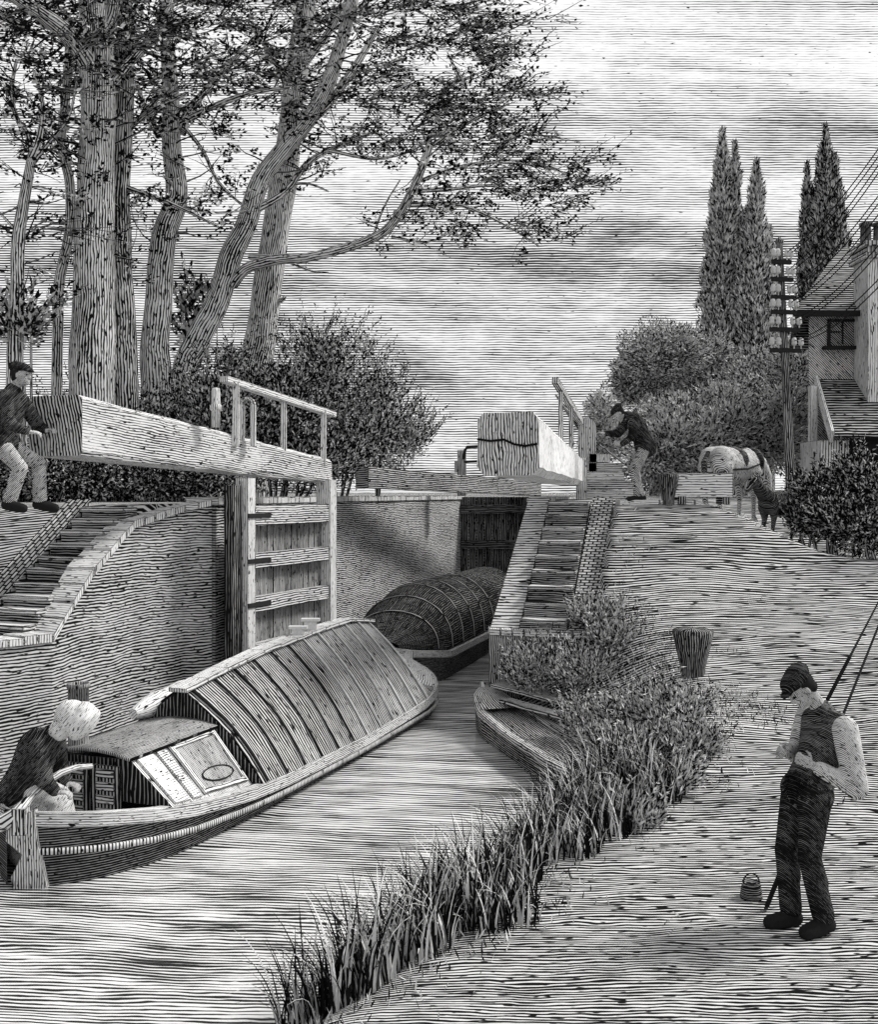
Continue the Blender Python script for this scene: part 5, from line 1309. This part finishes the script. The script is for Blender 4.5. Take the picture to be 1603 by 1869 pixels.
for q, k, s in ends:
    yend = {0: 232, 1: 262, 2: 318, 3: 352, 4: 408, 5: 470}[k]+(14 if s > .6 else 0)
    e = P(1603, yend, 15.5); e = q+(e-q)*1.6; m = MB()
    m.tube([q.lerp(e, f)-Vector((0, 0, .35*4*f*(1-f))) for f in np.linspace(0, 1, 14)], .009, 4, cap=False); m.build('wire', flat(.012, 'wire'), t)

# ------------------------------------------------------------------ house
D = 24.0
hb = P(1475, 900, D); t = thing('house', (9.6, 24, TOPZ), 'tall timber clad house with steep tiled roof, brick chimney and lean-to at the right edge', 'house')
HW = ink(light=.78, duty=.46, period=.066, across='XZ', space='POS', wob=.3, var=.25, brk=.3, edge=.02, name='house wall')
TILE = ink(light=.58, duty=.66, period=.072, across='Z', space='POS', wob=.25, var=.3, brk=.35, edge=.02, name='tiled roof')
x0, x1 = P(1476, 0, D).x, 14.0; ze = P(0, 578, D).z; g0 = 2.4
m = MB(); 
m.hexa([(x0, D, g0), (x1, D, g0), (x1+2, D+5, g0), (x0*1.215, D+5, g0)], [(x0, D, ze), (x1, D, ze), (x1+2, D+5, ze), (x0*1.215, D+5, ze)]); m.build('wall', HW, t)
r0 = P(1448, 576, D-.35); rzt = P(0, 478, D+2).z; xr = P(1545, 480, D+2).x
m = MB()
E = [(r0.x, D-.35, ze-.03), (x1+.3, D-.35, ze-.03), (x1+.3, D+5.3, ze-.03), (r0.x*1.225, D+5.3, ze-.03)]
Rg = [(xr, D+2.4, rzt+.35), (x1, D+2.4, rzt+.35)]
T_ = .09
def up3(p): return (p[0], p[1], p[2]+T_)
for q in ([E[0], E[1], Rg[1], Rg[0]], [E[3], E[0], Rg[0]], [E[2], E[3], Rg[0], Rg[1]]):
    m.poly([up3(p) for p in q], (1, 0, 0)); m.poly([p for p in reversed(q)], (1, 0, 0))
for a, b in ((E[0], E[1]), (E[3], E[0]), (E[2], E[3])): m.poly([a, b, up3(b), up3(a)], (1, 0, 0))
rf = m.build('roof', TILE, t)
m = MB(); m.bar((r0.x+.02, D-.37, ze+.01), (x1, D-.37, ze+.01), .06, .13); m.build('gutter', flat(.02, 'black gutter'), rf)
def winf(x0_, x1_, ya, yb, Dw, name='window'):
    a, b = P(x0_, yb, Dw), P(x1_, ya, Dw); w, h = b.x-a.x, b.z-a.z
    m = MB(); m.box(((a.x+b.x)/2, Dw-.02, (a.z+b.z)/2), (w, .03, h)); o = m.build(name, ink(light=.5, duty=.62, period=.066, across='XZ', space='POS', wob=.3, name='dark glass'), t)
    m = MB()
    for (cx_, cz_, sx, sz) in ((a.x, (a.z+b.z)/2, .06, h+.06), (b.x, (a.z+b.z)/2, .06, h+.06), ((a.x+b.x)/2, b.z, w-.063, .06)): m.box((cx_, Dw-.05, cz_), (sx, .06, sz))
    m.build('frame', flat(.02, 'window frame'), o)
    m = MB(); m.box(((a.x+b.x)/2, Dw-.045, (a.z+b.z)/2), (.035, .03, h-.063)); m.box(((a.x+b.x)/2-w*.25, Dw-.047, (a.z+b.z)/2+h*.05), (w*.4, .03, .03)); m.build('glazing_bar', flat(.02), o)
    m = MB(); m.box(((a.x+b.x)/2, Dw-.1, a.z-.05), (w+.3, .16, .07)); m.build('sill', flat(.02), o)
winf(1512, 1562, 578+8, 632, D)
# chimney stack with pots
CH = ink(light=.86, duty=.24, period=.05, across='U', brick=(.30, .085, .012), wob=.3, edge=.02, name='whitened brick')
cxa, cxb = P(1574, 0, D-.5).x, P(1650, 0, D-.5).x; cm = (cxa+cxb)/2; cw = cxb-cxa
m = MB(); zt = P(0, 478, D-.5).z; m.box((cm, D-.42, (zt+g0)/2), (cw, .8, zt-g0), g=(0, 0, 1)); st_ = m.build('chimney', ink(light=.86, duty=.26, period=.062, across='V', wob=.3, var=.3, brk=.4, edge=.02, name='pale chimney'), t)
m = MB(); m.box((cm, D-.42, zt+.06), (cw+.16, .96, .12)); m.box((cm, D-.42, zt+.19), (cw+.06, .86, .14)); m.box((cm, D-.42, zt+.32), (cw+.2, 1.0, .12)); m.build('chimney_cap', CH, st_)
for px in (1583, 1607, 1632):
    m = MB(); c = P(px, 0, D-.5); m.lathe((c.x, D-.42, zt+.37), [(.15, 0), (.12, .1), (.11, .42), (.14, .44), (.14, .5), (.1, .5), (.09, .2)], 14); m.build('chimney_pot', PST, st_)
# lean-to in front
ya, yb = D-.06, 22.2; za = P(0, 700, D).z; zb_ = P(0, 800, 22.2).z; xa = P(1492, 0, D).x
xl = P(1522, 0, 22.2).x
m = MB(); A = [(xa, ya, za), (14, ya, za), (14, yb, zb_), (xl, yb, zb_)]
m.poly([up3(p) for p in reversed(A)], (1, 0, 0)); m.poly(A, (1, 0, 0))
for i in range(4): a, b = A[i], A[(i+1) % 4]; m.poly([a, up3(a), up3(b), b], (1, 0, 0))
m.build('lean_to_roof', TILE, t)
m = MB(); m.bar((xa-.05, ya, za+.05), (xl-.03, yb, zb_+.03), .07, .3); m.build('barge_board', WOODL, t)
m = MB(); m.bar(P(1484, 960, 23.2), P(1484, 705, 23.6), .16, .16, up=(0, 1, 0)); m.build('corner_post', WOODL, t)
m = MB(); m.box(((P(1490, 0, 22.8).x+14)/2, 23.2, (g0+zb_)/2-.02), (14-P(1490, 0, 22.8).x, 1.2, zb_-g0), g=(0, 0, 1)); m.build('lean_to_wall', ink(light=.84, duty=.30, period=.066, across='V', wob=.3, var=.3, brk=.3, edge=.02, name='lean-to boards'), t)
m = MB(); a = P(1553, 870, 22.55); m.box((a.x+.35, 22.57, g0+1.05), (.7, .06, 2.2), g=(0, 0, 1)); m.build('door', flat(.02, 'dark doorway'), t)
